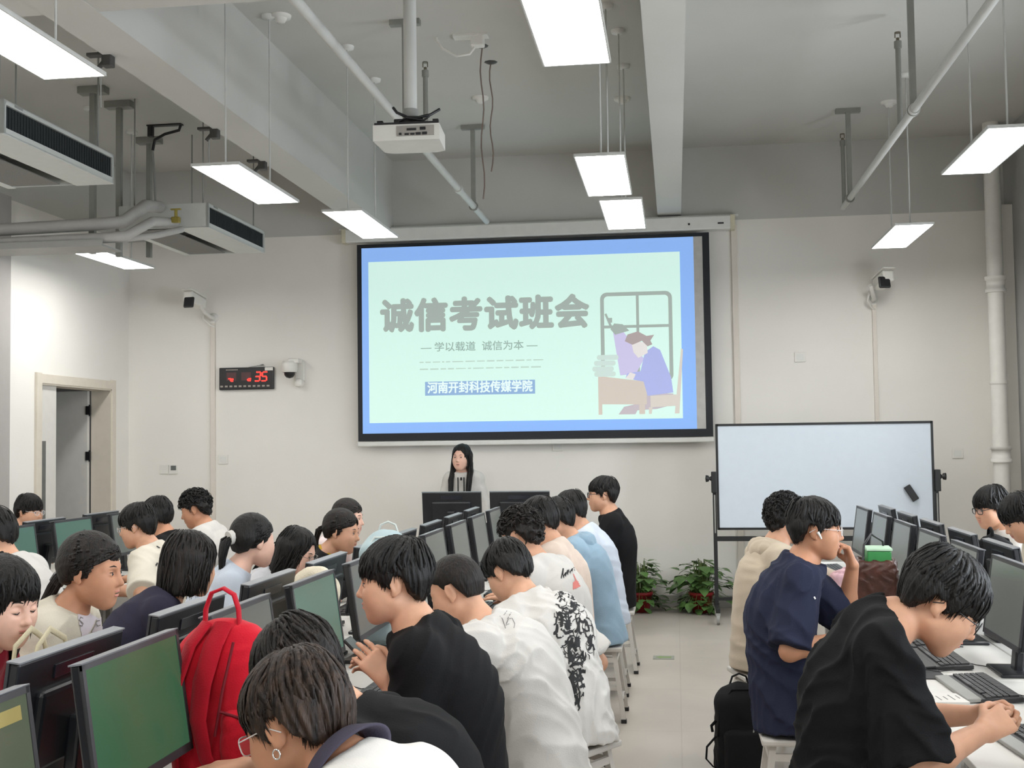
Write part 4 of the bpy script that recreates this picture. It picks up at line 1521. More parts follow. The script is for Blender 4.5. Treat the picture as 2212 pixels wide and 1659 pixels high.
part('caption', mat('clock_caption', s2l(170, 160, 150), 0.6), ck, lambda b: [b.box((-0.275 + i * 0.052, -0.0415, -0.083), (0.030, 0.003, 0.018)) for i in range(11)] + [b.box((-0.22 + i * 0.017, -0.0415, 0.095), (0.012, 0.003, 0.010)) for i in range(8)])
part('sticker', WHITE_P, ck, lambda b: b.box((0.255, -0.0415, 0.098), (0.09, 0.003, 0.034)))
part('antenna', METAL_G, ck, lambda b: b.tube([(0.02, -0.02, 0.12), (0.16, -0.02, 0.142)], 0.004, 6).tube([(0.155, -0.02, 0.142), (0.185, -0.02, 0.146)], 0.009, 6))

# cameras
def bullet(x, z, label, rz=0.0):
    t = thing('security_camera', label, 'camera', (x, D, z), 0, 'bullet cameras on the front wall')
    hd = part('camera_body', WHITE_P, t, lambda b: b.box((-0.09 if rz <= 0 else 0.06, -0.30, 0.10), (0.115, 0.30, 0.115), rot=(R(-12), 0, rz), bev=0.02))
    part('lens_front', BLACK_P, hd, lambda b: b.box((-0.09 if rz <= 0 else 0.045, -0.452, 0.062), (0.118, 0.03, 0.118), rot=(R(-12), 0, rz), bev=0.02))
    part('sunshade', WHITE_P, hd, lambda b: b.box((-0.09 if rz <= 0 else 0.06, -0.31, 0.168), (0.13, 0.34, 0.012), rot=(R(-12), 0, rz), bev=0.004))
    part('bracket', WHITE_P, t, lambda b: b.tube([(0.0, 0.0, -0.06), (0.0, -0.10, -0.06), (-0.03, -0.20, -0.01), (-0.06, -0.26, 0.06)], 0.022, 10).lathe([(0.0, -0.02), (0.05, -0.02), (0.055, 0.0)], (0, -0.0, -0.06), axis='y'))
    part('cable', WHITE_P, t, lambda b: b.tube([(-0.05, -0.15, 0.02), (-0.07, -0.12, -0.08), (-0.02, -0.05, -0.14), (0.02, -0.02, -0.16)], 0.010, 8))
    return t
bullet(-4.96, 3.16, 'white bullet camera with black front on the left of the front wall', -0.15)
bullet(2.0, 3.15, 'white bullet camera with black front above the whiteboard', 0.2)
dm = thing('security_camera', 'white dome camera on the wall right of the red clock', 'camera', (-4.03, D, 2.50))
part('wall_mount', WHITE_P, dm, lambda b: b.box((0.05, -0.02, 0.0), (0.10, 0.04, 0.22), bev=0.01).box((0.02, -0.10, 0.10), (0.12, 0.16, 0.05), bev=0.012).box((0.05, -0.05, -0.13), (0.09, 0.10, 0.09), bev=0.03))
part('housing', WHITE_P, dm, lambda b: b.lathe([(0.0, 0.10), (0.07, 0.10), (0.085, 0.07), (0.085, 0.0), (0.075, -0.02)], (-0.03, -0.14, 0.0), 24))
part('dome', BLACK_P, dm, lambda b: b.lathe([(0.058, -0.02), (0.054, -0.05), (0.035, -0.075), (0.0, -0.085)], (-0.03, -0.14, 0.0), 24))

# cable ducts down the wall and wall plates
TRK = mat('duct_white', s2l(222, 214, 204), 0.6, var=0.01)
for x, z1, z0, lab, wd in ((-4.96, 3.06, 0.12, 'thin white cable duct below the left bullet camera', 0.05), (0.635, 3.93, 0.12, 'white cable duct beside the right edge of the projection screen', 0.06), (2.01, 3.06, 0.12, 'thin white cable duct below the right bullet camera', 0.04)):
    t = thing('cable_duct', lab, 'cable duct', (x, D, 0), 0, 'cable ducts on the front wall')
    part('cover', TRK, t, lambda b: b.box((0, -0.014, (z0 + z1) / 2), (wd, 0.028, z1 - z0), bev=0.003))
    part('end_cap', WHITE_P, t, lambda b: b.box((0, -0.015, z1 - 0.012), (wd + 0.006, 0.032, 0.024), bev=0.003))
for x, z, lab in ((-4.85, 1.56, 'blank white wall plate right of the left cable duct'), (1.27, 2.53, 'blank white wall plate high between the screen and the right camera'), (2.78, 1.535, 'white wall plate right of the whiteboard'), (-1.22, 1.655, 'white wall plate under the projection screen')):
    t = thing('wall_plate', lab, 'socket', (x, D, z), 0, 'wall plates on the front wall')
    part('plate', WHITE_P, t, lambda b: b.box((0, -0.006, 0), (0.11, 0.012, 0.10), bev=0.003))
    part('insert', WHITE_M, t, lambda b: b.box((0, -0.0125, 0), (0.07, 0.004, 0.06), bev=0.001))
t = thing('thermostat', 'white switch pair with a small grey display left of the left duct', 'thermostat', (-5.47, D, 1.46))
part('plate', WHITE_P, t, lambda b: b.box((-0.05, -0.006, 0), (0.10, 0.012, 0.10), bev=0.003).box((0.055, -0.008, 0), (0.10, 0.016, 0.10), bev=0.003))
part('display', mat('thermostat_display', s2l(104, 108, 104), 0.3), t, lambda b: b.box((0.06, -0.0165, 0.015), (0.06, 0.003, 0.05)))
# down pipe in the right corner
t = thing('drain_pipe', 'thick white drain pipe with couplings in the right corner', 'pipe', (3.08, 12.05, 0))
part('pipe', WHITE_P, t, lambda b: b.tube([(0, 0, 0), (0, 0, CZ)], 0.075, 18))
for z in (1.45, 3.08):
    part('coupling', WHITE_P, t, lambda b: b.tube([(0, 0, z), (0, 0, z + 0.035), (0, 0, z + 0.036), (0, 0, z + 0.12), (0, 0, z + 0.121), (0, 0, z + 0.155)], [0.098, 0.098, 0.085, 0.085, 0.098, 0.098], 18))
part('pipe_clip', WHITE_P, t, lambda b: b.tube([(0.0, 0.0, 2.2), (0, 0.0, 2.23)], 0.083, 18).box((0.05, 0.08, 2.215), (0.03, 0.16, 0.03)))
# smoke detectors and loose wires
for x, y, lab in ((-2.70, 8.06, 'white round ceiling rose above the far air conditioner lights'), (-1.64, 10.3, 'white smoke detector on the ceiling right of the projector'), (-0.41, 10.55, 'white smoke detector on the ceiling over the smallest light'), (1.97, 11.1, 'white ceiling rose over the right wall camera light')):
    t = thing('smoke_detector', lab, 'smoke detector', (x, y, CZ), 0, 'round fittings on the ceiling')
    part('base', WHITE_P, t, lambda b: b.lathe([(0.0, -0.02), (0.07, -0.02), (0.075, 0.0)], (0, 0, 0)))
    part('sensor', WHITE_P, t, lambda b: b.lathe([(0.0, -0.05), (0.03, -0.05), (0.045, -0.02)], (0, 0, 0)))
t = thing('wireless_router', 'small white box with a curled cable on the ceiling right of the projector pole', 'access point', (-1.40, 8.7, CZ))
part('casing', WHITE_P, t, lambda b: b.box((0, 0, -0.05), (0.10, 0.08, 0.08), bev=0.01).box((-0.05, 0, -0.008), (0.26, 0.1, 0.016)))
part('cable', WHITE_P, t, lambda b: b.tube([(-0.02, 0, -0.09), (-0.06, 0, -0.14), (-0.16, 0, -0.15), (-0.26, 0, -0.09), (-0.31, 0, -0.02), (-0.31, 0, 0.0)], 0.010, 8))
for x, y, z1, lab in ((-1.41, 8.95, 3.55, 'longer thin loose wire hanging from the ceiling right of the projector'), (-1.40, 9.35, 3.85, 'shorter thin loose wire hanging from the ceiling right of the projector')):
    t = thing('loose_wire', lab, 'wire', (x, y, CZ), 0, 'loose wires from the ceiling')
    part('wire', mat('wire_brown_grey', s2l(128, 112, 104), 0.6), t, lambda b: b.tube([(0.012 * math.sin(k * 1.1 + x * 9 + y), 0, -(CZ - z1) * k / 12) for k in range(13)], 0.006, 6))
    part('hook_plate', mat('clamp_dark', (0.05, 0.048, 0.045)), t, lambda b: b.lathe([(0.055, 0.0), (0.03, -0.012), (0.0, -0.02)], (0, 0, 0), 8))
# ---------------------------------------------------------------- whiteboard on wheels
BLK_M = mat('black_metal', (0.012, 0.013, 0.014), 0.4, var=0.1)
wb = thing('whiteboard', 'white board with black frame on a wheeled stand right of the projection screen', 'whiteboard', (1.37, 11.6, 0))
def wframe(b):
    for s in (-1, 1):
        b.box((s * 0.985, 0, 1.35), (0.022, 0.03, 1.0))
        b.box((0, 0, 1.35 + s * 0.49), (1.97, 0.03, 0.022))
part('board', mat('whiteboard_face', s2l(206, 216, 226), 0.18, var=0.01), wb, lambda b: b.box((0, 0.002, 1.35), (1.95, 0.022, 0.97)))
part('board_frame', BLK_M, wb, wframe)
for s in (-1, 1):
    lg = part('leg', BLK_M, wb, lambda b: b.box((s * 1.015, 0.02, 0.75), (0.035, 0.04, 1.30)).box((s * 1.015, 0.0, 0.13), (0.04, 0.62, 0.04), bev=0.004).box((s * 1.02, -0.02, 1.30), (0.05, 0.06, 0.20), bev=0.006))
    part('inner_tube', METAL_G, lg, lambda b: b.box((s * 1.015, -0.004, 1.0), (0.012, 0.01, 0.36)))
    part('knob', BLK_M, wb, lambda b: b.lathe([(0.0, 0.0), (0.022, 0.0), (0.022, 0.012), (0.012, 0.02), (0.03, 0.03), (0.034, 0.055), (0.0, 0.06)], (0, 0, 0), 14, axis='x', rot=Matrix.Translation((s * 1.04, -0.02, 1.335)) @ Matrix.Diagonal((s, 1, 1, 1))))
    for yy in (-0.28, 0.28):
        part('caster', METAL_G, wb, lambda b: b.tube([(s * 1.015 - 0.014, yy, 0.05), (s * 1.015 + 0.014, yy, 0.05)], 0.045, 16).box((s * 1.015, yy, 0.095), (0.045, 0.05, 0.035), bev=0.008))
part('crossbar', BLK_M, wb, lambda b: b.box((0, 0.02, 0.765), (2.0, 0.03, 0.045)).box((0, 0.02, 0.20), (2.0, 0.03, 0.03)))
t = thing('whiteboard_eraser', 'black eraser stuck at a slant near the lower right of the whiteboard', 'eraser', (2.15, 11.578, 1.185), rot=(0, R(-32), 0))
part('grip', BLACK_P, t, lambda b: b.box((0, -0.018, 0), (0.065, 0.018, 0.155), bev=0.006))
part('felt', mat('felt_dark', (0.02, 0.022, 0.026), 0.95), t, lambda b: b.box((0, -0.003, 0), (0.06, 0.014, 0.15), bev=0.002))

# ---------------------------------------------------------------- potted plants along the front wall
LEAF_G = mat('leaf_green', s2l(84, 116, 62), 0.45, var=0.35, scale=9, spec=0.4)
POT = mat('pot_red', s2l(150, 36, 40), 0.5)
SOIL = mat('soil', s2l(60, 46, 38), 0.95, var=0.3)
def leaf(b, p, d, L, w_, rnd):
    d = Vector(d).normalized()
    s = d.cross(Vector((0, 0, 1)))
    s = s.normalized() if s.length > 1e-3 else Vector((1, 0, 0))
    u = s.cross(d).normalized()
    pts = []
    rows = ((0.0, 0.05, 0.0), (0.18, 0.42, 0.02), (0.42, 0.5, 0.03), (0.72, 0.32, 0.0), (1.0, 0.02, -0.10))
    for (t, ww, hh_) in rows:
        c = p + d * (L * t) + u * (hh_ * L)
        pts += [c - s * ww * w_ + u * 0.12 * ww * w_, c, c + s * ww * w_ + u * 0.12 * ww * w_]
    fs = []
    for i in range(len(rows) - 1):
        for k in (0, 1):
            fs.append((i * 3 + k, i * 3 + k + 1, i * 3 + k + 4, i * 3 + k + 3))
    b.raw(pts, fs, True)
def plant(x, y, rad, hgt, n, seed, label):
    rnd = random.Random(seed)
    t = thing('potted_plant', label, 'plant', (x, y, 0), 0, 'potted plants by the front wall')
    part('pot', POT, t, lambda b: b.lathe([(0.0, 0.0), (0.085, 0.0), (0.115, 0.17), (0.125, 0.17), (0.125, 0.20), (0.108, 0.20), (0.10, 0.17), (0.0, 0.17)], (0, 0, 0), 22))
    part('soil', SOIL, t, lambda b: b.lathe([(0.0, 0.178), (0.104, 0.176)], (0, 0, 0), 18))
    stems, leaves = MB(), MB()
    for i in range(n):
        a = rnd.uniform(0, 6.283)
        r = rad * rnd.uniform(0.15, 1.0)
        top = Vector((math.cos(a) * r, math.sin(a) * r * 0.8, 0.19 + hgt * (1 - 0.6 * (r / rad) ** 2) * rnd.uniform(0.25, 1.0)))
        if rnd.random() < 0.35:
            top.z = rnd.uniform(0.03, 0.18)
        mid = Vector((top.x * 0.5, top.y * 0.5, max(top.z, 0.2) + 0.03))
        b0 = Vector((math.cos(a) * 0.05, math.sin(a) * 0.05, 0.17))
        stems.tube([b0, mid, top], [0.004, 0.003, 0.002], 5)
        leaf(leaves, top, (math.cos(a) * 1.0 + rnd.uniform(-0.5, 0.5), math.sin(a) + rnd.uniform(-0.5, 0.5), rnd.uniform(-0.7, 0.25)), rnd.uniform(0.08, 0.13), rnd.uniform(0.07, 0.11), rnd)
    stems.build('stem', mat('stem_green', s2l(98, 120, 60), 0.6), t)
    leaves.build('foliage', LEAF_G, t)
plant(-0.38, 12.16, 0.25, 0.34, 130, 1, 'leafy green plant in a red pot just right of the boy in black')
plant(0.22, 12.15, 0.29, 0.34, 170, 2, 'leafy green plant in a red pot left of the whiteboard leg')
plant(0.84, 12.2, 0.22, 0.26, 90, 3, 'low leafy plant behind the left leg of the whiteboard stand')

# ---------------------------------------------------------------- desks
TOP = mat('desk_top_white', s2l(222, 220, 215), 0.35, var=0.01)
DLEG = mat('desk_leg_grey', s2l(170, 170, 168), 0.45)
def desk(x, y, rz, label, L=1.545, first=[None]):
    if first[0] is None:
        t = thing('computer_desk', label, 'desk', (x, y, 0), rz, 'white computer desks')
        part('desktop', TOP, t, lambda b: b.box((0, 0, 0.7375), (0.58, L - 0.004, 0.025), bev=0.003))
        for sx in (-0.25, 0.0):
            for sy in (-1, 1):
                part('leg', DLEG, t, lambda b: b.box((sx, sy * (L / 2 - 0.05), 0.3625), (0.04, 0.04, 0.725), bev=0.003))
        part('modesty_panel', TOP, t, lambda b: b.box((-0.275, 0, 0.52), (0.016, L - 0.16, 0.40)))
        part('side_rail', DLEG, t, lambda b: [b.box((0, s * (L / 2 - 0.05), 0.70), (0.50, 0.03, 0.05)) for s in (-1, 1)])
        first[0] = t
        return t
    return dup(first[0], (x, y, 0), rz, label)
ORD = ['nearest', 'second', 'third', 'fourth', 'fifth', 'sixth', 'seventh', 'eighth', 'ninth', 'tenth']
def pos_word(k):
    return 'nearest' if k == 0 else ORD[k] + ' from the near end'
CX = -1.475
for k, y in enumerate((2.62, 4.17, 5.72, 7.27, 8.82)):
    desk(CX + 0.294, y, 0, 'white desk on the aisle side of the middle row, ' + pos_word(k))
    desk(CX - 0.294, y, math.pi, 'white desk on the far side of the middle row, ' + pos_word(k))
RX = 1.42
for k, y in enumerate((2.62, 4.17, 5.72, 7.27, 8.82)):
    desk(RX - 0.294, y, math.pi, 'white desk on the aisle side of the right row, ' + pos_word(k))
    desk(RX + 0.294, y, 0, 'white desk on the wall side of the right row, ' + pos_word(k))
LX = -4.37
for k, y in enumerate((5.9, 7.45, 9.0)):
    desk(LX + 0.294, y, 0, 'white desk on the near side of the far left row, ' + pos_word(k))
    desk(LX - 0.294, y, math.pi, 'white desk on the door side of the far left row, ' + pos_word(k))

# ---------------------------------------------------------------- monitors
MCASE = mat('monitor_case_black', (0.014, 0.015, 0.018), 0.32, var=0.08, spec=0.5)
MEDGE = mat('monitor_edge_reflection', s2l(120, 122, 126), 0.4)
MBEZ = mat('monitor_bezel', s2l(54, 55, 58), 0.45)
def scr_mat(name, rgb, e):
    c = s2l(*rgb)
    return mat('screen_' + name, tuple(x * 0.25 for x in c), 0.22, emit=c, estr=e, var=0.02, spec=0.5)
SCR = {'green': scr_mat('green', (54, 92, 66), 0.85), 'grey': scr_mat('grey', (104, 110, 106), 0.55), 'teal': scr_mat('teal', (74, 108, 96), 0.8), 'off': mat('screen_off', (0.02, 0.022, 0.024), 0.15), 'olive': scr_mat('olive', (84, 92, 76), 0.8)}
TILT = R(-8)
def monitor_proto(kind, label):
    t = thing('monitor', label, 'monitor', (0, 0, -20), 0)
    T = Matrix.Translation((0, 0, 0.285)) @ Matrix.Rotation(TILT, 4, 'Y')
    def case(b):
        b.box((T @ Vector((-0.010, 0, 0))), (0.028, 0.540, 0.325), rot=Matrix.Rotation(TILT, 4, 'Y'), bev=0.006)
        b.box((T @ Vector((-0.033, 0, -0.02))), (0.03, 0.36, 0.20), rot=Matrix.Rotation(TILT, 4, 'Y'), bev=0.012)
    part('casing', MCASE, t, case)
    def bez(b):
        for s in (1, -1):
            b.box(T @ Vector((0.0055, s * 0.2645, 0)), (0.007, 0.015, 0.33), rot=Matrix.Rotation(TILT, 4, 'Y'))
        b.box(T @ Vector((0.0055, 0, 0.157)), (0.007, 0.544, 0.016), rot=Matrix.Rotation(TILT, 4, 'Y'))
        b.box(T @ Vector((0.0055, 0, -0.154)), (0.007, 0.544, 0.022), rot=Matrix.Rotation(TILT, 4, 'Y'))
    part('bezel', MBEZ, t, bez)
    part('edge_reflection', MEDGE, t, lambda b: b.box(T @ Vector((-0.008, 0, 0.1645)), (0.034, 0.546, 0.004), rot=Matrix.Rotation(TILT, 4, 'Y')))  # light grey strip paints the reflection along the glossy top edge
    sc = part('screen', SCR[kind], t, lambda b: b.box(T @ Vector((0.004, 0, 0.0015)), (0.006, 0.516, 0.297), rot=Matrix.Rotation(TILT, 4, 'Y')))
    if kind == 'olive':
        part('screen_bar', mat('screen_bar', s2l(118, 108, 66), 0.3, emit=s2l(118, 108, 66), estr=0.8), sc, lambda b: [b.box(T @ Vector((0.0075, y, z)), (0.001, w_, h_), rot=Matrix.Rotation(TILT, 4, 'Y')) for y, z, w_, h_ in ((0.03, 0.115, 0.40, 0.03), (0.17, -0.055, 0.09, 0.014), (0.17, -0.085, 0.09, 0.014))])
    part('stand', MCASE, t, lambda b: b.box((-0.045, 0, 0.14), (0.035, 0.07, 0.27), rot=(0, R(-6), 0), bev=0.008))
    part('base', MCASE, t, lambda b: b.box((-0.015, 0, 0.008), (0.15, 0.24, 0.016), bev=0.006))
    part('maker_plate', mat('plate_glossy_dark', (0.018, 0.02, 0.028), 0.18), t, lambda b: b.box(T @ Vector((-0.0255, 0.0, 0.115)), (0.004, 0.20, 0.034), rot=Matrix.Rotation(TILT, 4, 'Y'), bev=0.001))
    return t
PROTO = {}
def monitor(kind, x, y, rz, label, group, z=0.75):
    if kind not in PROTO:
        PROTO[kind] = monitor_proto(kind, label)
        t = PROTO[kind]
        t.location = (x, y, z)
        t.rotation_euler = (0, 0, rz)
        t['group'] = group
        return t
    return dup(PROTO[kind], (x, y, z), rz, label, group)
MY = [2.16 + 0.772 * k for k in range(10)]
kinds = ['olive', 'green', 'grey', 'teal', 'grey', 'grey', 'grey', 'grey', 'grey', 'grey']
for k, y in enumerate(MY):
    monitor(kinds[k], -1.362, y, 0, {0: 'monitor cut by the lower left corner, olive screen with a yellow bar', 1: 'large monitor with a green screen left of the red backpack', 3: 'monitor with a teal screen left of the boy holding a phone'}.get(k, 'monitor with a grey screen facing the aisle, middle row, ' + pos_word(k)), 'monitors facing the aisle in the middle row')
    monitor('off', -1.588, y + 0.02, math.pi, 'black monitor back seen in the middle row, ' + pos_word(k), 'monitors turned away in the middle row')
RY = [2.74 + 0.772 * k for k in range(9)]
for k, y in enumerate(RY):
    monitor('grey', 1.307, y + 0.05, math.pi, 'monitor with a grey screen facing the aisle, right row, ' + pos_word(k), 'monitors facing the aisle in the right row')
    monitor('off', 1.533, y + 0.12, 0, 'black monitor back seen in the right row, ' + pos_word(k), 'monitors turned away in the right row')
for k, y in enumerate((5.5, 6.35, 7.34, 8.13, 8.98)):
    monitor('teal' if k in (2, 3) else 'grey', -4.26, y, 0, 'monitor facing the room in the far left row, ' + pos_word(k), 'monitors in the far left row')
    monitor('off', -4.49, y - 0.05, math.pi, 'monitor facing the doorway in the far left row, ' + pos_word(k), 'monitors in the far left row')

# keyboards and mice
KEYC = mat('keyboard_black', (0.016, 0.016, 0.018), 0.4)
KEYT = mat('key_dark_grey', s2l(58, 58, 60), 0.35)
def keyboard_proto(label, rest):
    t = thing('keyboard', label, 'keyboard')
    part('case', KEYC, t, lambda b: b.box((0, 0, 0.010), (0.155, 0.445, 0.018), rot=(0, R(3), 0), bev=0.004))
    def keys(b):
        for r_ in range(6):
            x = -0.060 + r_ * 0.021 + (0.006 if r_ == 0 else 0)
            y = -0.212
            while y < 0.21:
                w_ = 0.017
                if r_ == 5 and abs(y + 0.06) < 0.05:
                    w_ = 0.10
                if not (0.075 < y < 0.082 or 0.142 < y < 0.150):
                    b.box((x, y + w_ / 2, 0.0225 - x * 0.05), (0.0165, w_ - 0.003, 0.007), rot=(0, R(3), 0))
                y += w_ + 0.0015
    part('keys', KEYT, t, keys)
    part('palm_rest', METAL_G if rest else KEYC, t, lambda b: b.box((0.095, 0, 0.009), (0.05, 0.445, 0.014), rot=(0, R(5), 0), bev=0.004))
    part('cable', KEYC, t, lambda b: b.tube([(-0.075, 0.1, 0.012), (-0.11, 0.11, 0.004), (-0.16, 0.16, 0.003)], 0.0022, 6))
    return t
def mouse_proto(label):
    t = thing('computer_mouse', label, 'mouse')
    part('shell', KEYC, t, lambda b: b.ell((0, 0, 0.012), (0.056, 0.031, 0.024)))
    part('wheel', KEYT, t, lambda b: b.tube([(-0.03, -0.003, 0.030), (-0.03, 0.003, 0.030)], 0.008, 10))
    part('cable', KEYC, t, lambda b: b.tube([(-0.054, 0, 0.008), (-0.10, 0.02, 0.003), (-0.17, 0.0, 0.003)], 0.002, 6))
    return t
kb = keyboard_proto('black keyboard on the aisle side of the middle row, nearest', False)
kr = keyboard_proto('keyboard with a grey palm rest in front of the boy with joined hands', True)
ms = mouse_proto('black mouse on the aisle side of the middle row, nearest')
for k, y in enumerate(MY[:9]):
    l1, l2 = 'black keyboard on the aisle side of the middle row, ' + pos_word(k), 'black mouse on the aisle side of the middle row, ' + pos_word(k)
    if k == 0:
        kb.location, ms.location = (-1.12, y, 0.751), (-1.06, y + 0.32, 0.751)
        tag(kb, group='keyboards'); tag(ms, group='computer mice')
    else:
        dup(kb, (-1.12 + 0.01 * (k % 3), y, 0.751), 0.04 * ((k % 3) - 1), l1, 'keyboards')
        dup(ms, (-1.04, y + 0.32, 0.751), 0.2, l2, 'computer mice')
    dup(kb, (-1.83, y, 0.751), math.pi, 'black keyboard on the far side of the middle row, ' + pos_word(k), 'keyboards')
kr.location, kr.rotation_euler = (1.10, 3.88, 0.751), (0, 0, math.pi + 0.10)
tag(kr, group='keyboards')
for k, y in enumerate(RY):
    if k == 1:
        continue
    q = dup(kr if k == 2 else kb, (1.12, 4.74, 0.751) if k == 2 else (1.10, 5.36 if k == 3 else y + 0.02, 0.751), math.pi + (0.05 if k == 2 else 0.02), {2: 'keyboard with a grey palm rest beyond the face of the boy in glasses'}.get(k, 'black keyboard on the aisle side of the right row, ' + pos_word(k)), 'keyboards')
for k, y in enumerate((5.5, 6.35, 7.34, 8.13, 8.98)):
    dup(kb, (-4.02, y, 0.751), 0.03, 'black keyboard on the near side of the far left row, ' + pos_word(k), 'keyboards')
dup(ms, (1.00, 4.26, 0.751), math.pi - 0.5, 'dark glossy mouse beside the joined hands at the right edge', 'computer mice')
t = thing('mouse_pad', 'dark grey mouse pad under the black mouse, right row', 'mouse pad', (0.93, 5.08, 0.75))
part('pad', mat('mouse_pad_grey', s2l(70, 70, 72), 0.8), t, lambda b: b.box((0, 0, 0.002), (0.22, 0.26, 0.004), bev=0.0015))
dup(ms, (0.93, 5.08, 0.754), math.pi + 0.2, 'black mouse lying on the dark grey mouse pad', 'computer mice')
PAPER = mat('paper_white', s2l(230, 228, 224), 0.8, var=0.01)
INK = mat('print_grey', s2l(140, 138, 138), 0.8)
def book(x, y, rz, s, h_, label, lines=8):
    t = thing('book', label, 'book', (x, y, 0.75), rz, 'papers and books on the right row')
    part('pages', PAPER, t, lambda b: b.box((0, 0, h_ / 2), (s[0], s[1], h_), bev=0.001))
    rnd = random.Random(int(x * 99 + y * 37))
    part('print', INK, t, lambda b: [b.box((-s[0] * 0.42 + s[0] * 0.84 * i / max(lines - 1, 1), rnd.uniform(-0.02, 0.02), h_ + 0.0006), (0.004, s[1] * rnd.uniform(0.3, 0.75), 0.0008)) for i in range(lines)])
    return t
book(0.90, 4.52, 0.1, (0.20, 0.15), 0.018, 'thick white booklet lying between the keyboard and the boy with joined hands')
book(0.95, 3.42, 0.2, (0.21, 0.29), 0.004, 'white sheet of paper at the lower right corner')
book(0.86, 5.40, 0.0, (0.20, 0.26), 0.010, 'white papers under the chin of the boy in glasses')
book(0.84, 5.80, -0.1, (0.21, 0.28), 0.008, 'white printed sheet before the boy in navy')
book(0.87, 7.15, 0.2, (0.21, 0.28), 0.012, 'white booklet farther up the aisle side of the right row')
t = thing('phone', 'dark phone lying at the lower right corner of the right row desk', 'phone', (0.98, 3.12, 0.751), 0.3)
part('casing', BLACK_P, t, lambda b: b.box((0, 0, 0.004), (0.075, 0.16, 0.008), bev=0.003))
part('screen', mat('screen_off', (0.02, 0.022, 0.024)), t, lambda b: b.box((0, 0, 0.0083), (0.069, 0.150, 0.0008)))

# ---------------------------------------------------------------- teacher's desk at the front
td = thing('teacher_desk', 'grey teacher desk in front of the standing woman', 'desk', (-1.55, 10.9, 0))
part('desktop', TOP, td, lambda b: b.box((0, 0, 0.80), (2.0, 0.7, 0.03), bev=0.004))
for s in (-1, 1):
    part('cabinet', mat('cabinet_grey', s2l(150, 150, 150), 0.5), td, lambda b: b.box((s * 0.65, 0, 0.39), (0.6, 0.6, 0.78), bev=0.004))
part('front_panel', mat('cabinet_grey', (0, 0, 0)), td, lambda b: b.box((0, -0.31, 0.45), (2.0, 0.02, 0.62)))
for x, lab in ((-2.02, 'black monitor back in front of the standing woman'), (-1.40, 'black monitor back right of the standing woman, behind the curly heads')):
    dup(PROTO['off'], (x, 10.78, 0.815), R(90), lab, 'monitors on the teacher desk')
# chair behind the teacher's desk and one beside
CHG = mat('chair_grey_plastic', s2l(112, 112, 110), 0.5)
def chair(x, y, rz, label, z=0.0):
    t = thing('office_chair', label, 'chair', (x, y, 0), rz, 'grey office chairs at the front')
    part('backrest', CHG, t, lambda b: b.tube([(-0.22, -0.20, 0.72 + z), (-0.245, -0.17, 0.98 + z), (-0.25, 0, 1.04 + z), (-0.245, 0.17, 0.98 + z), (-0.22, 0.20, 0.72 + z)], 0.02, 10).box((-0.235, 0, 0.86 + z), (0.025, 0.38, 0.30), rot=(0, R(-5), 0), bev=0.03))
    part('seat', CHG, t, lambda b: b.box((0, 0, 0.46), (0.44, 0.44, 0.07), bev=0.03))
    part('back_support', BLK_M, t, lambda b: b.tube([(-0.05, 0, 0.44), (-0.24, 0, 0.46), (-0.26, 0, 0.75 + z)], 0.018, 8))
    part('column', METAL_G, t, lambda b: b.tube([(0, 0, 0.08), (0, 0, 0.43)], 0.026, 12))
    bs = part('base', BLK_M, t, lambda b: [b.tube([(0, 0, 0.09), (0.28 * math.cos(a), 0.28 * math.sin(a), 0.07)], 0.018, 8) for a in (0.3, 1.56, 2.8, 4.07, 5.33)])
    part('caster', BLK_M, bs, lambda b: [b.tube([(0.28 * math.cos(a) - 0.012, 0.28 * math.sin(a), 0.03), (0.28 * math.cos(a) + 0.012, 0.28 * math.sin(a), 0.03)], 0.03, 10) for a in (0.3, 1.56, 2.8, 4.07, 5.33)])
    return t
chair(-1.05, 11.62, R(90), 'grey office chair whose rounded back shows over the second teacher monitor', 0.10)
chair(-0.95, 9.75, R(-20), 'dark grey office chair back beside the boy in black with glasses', 0.02)

# ---------------------------------------------------------------- stools
STM = mat('stool_white_metal', s2l(206, 202, 196), 0.4, var=0.02)
def stool(x, y, rz, label, first=[None]):
    if first[0] is None:
        t = thing('stool', label, 'stool', (x, y, 0), rz, 'white metal stools')
        part('seat', STM, t, lambda b: b.box((0, 0, 0.435), (0.30, 0.34, 0.028), bev=0.008))
        for sx in (-1, 1):
            for sy in (-1, 1):
                lg = part('leg', STM, t, lambda b: b.poly([(sx * 0.10 - 0.014, sy * 0.12 - 0.014, 0.425), (sx * 0.10 + 0.014, sy * 0.12 - 0.014, 0.425), (sx * 0.10 + 0.014, sy * 0.12 + 0.014, 0.425), (sx * 0.10 - 0.014, sy * 0.12 + 0.014, 0.425)], (sx * 0.055, sy * 0.05, -0.41)))
                part('foot', BLACK_P, lg, lambda b: b.box((sx * 0.156, sy * 0.171, 0.012), (0.034, 0.034, 0.024), bev=0.003))
        def bars(b):
            for s in (-1, 1):
                b.box((s * 0.142, 0, 0.12), (0.018, 0.29, 0.022))
                b.box((0, s * 0.142, 0.20), (0.25, 0.018, 0.022))
                b.box((s * 0.112, 0, 0.37), (0.018, 0.23, 0.03))
                b.box((0, s * 0.132, 0.37), (0.19, 0.018, 0.03))
        part('stretcher', STM, t, bars)
        part('end_plug', BLACK_P, t, lambda b: [b.box((s * 0.152, q * 0.10, 0.12), (0.004, 0.018, 0.018)) for s in (-1, 1) for q in (-1, 1)])
        first[0] = t
        return t
    return dup(first[0], (x, y, 0), rz, label)
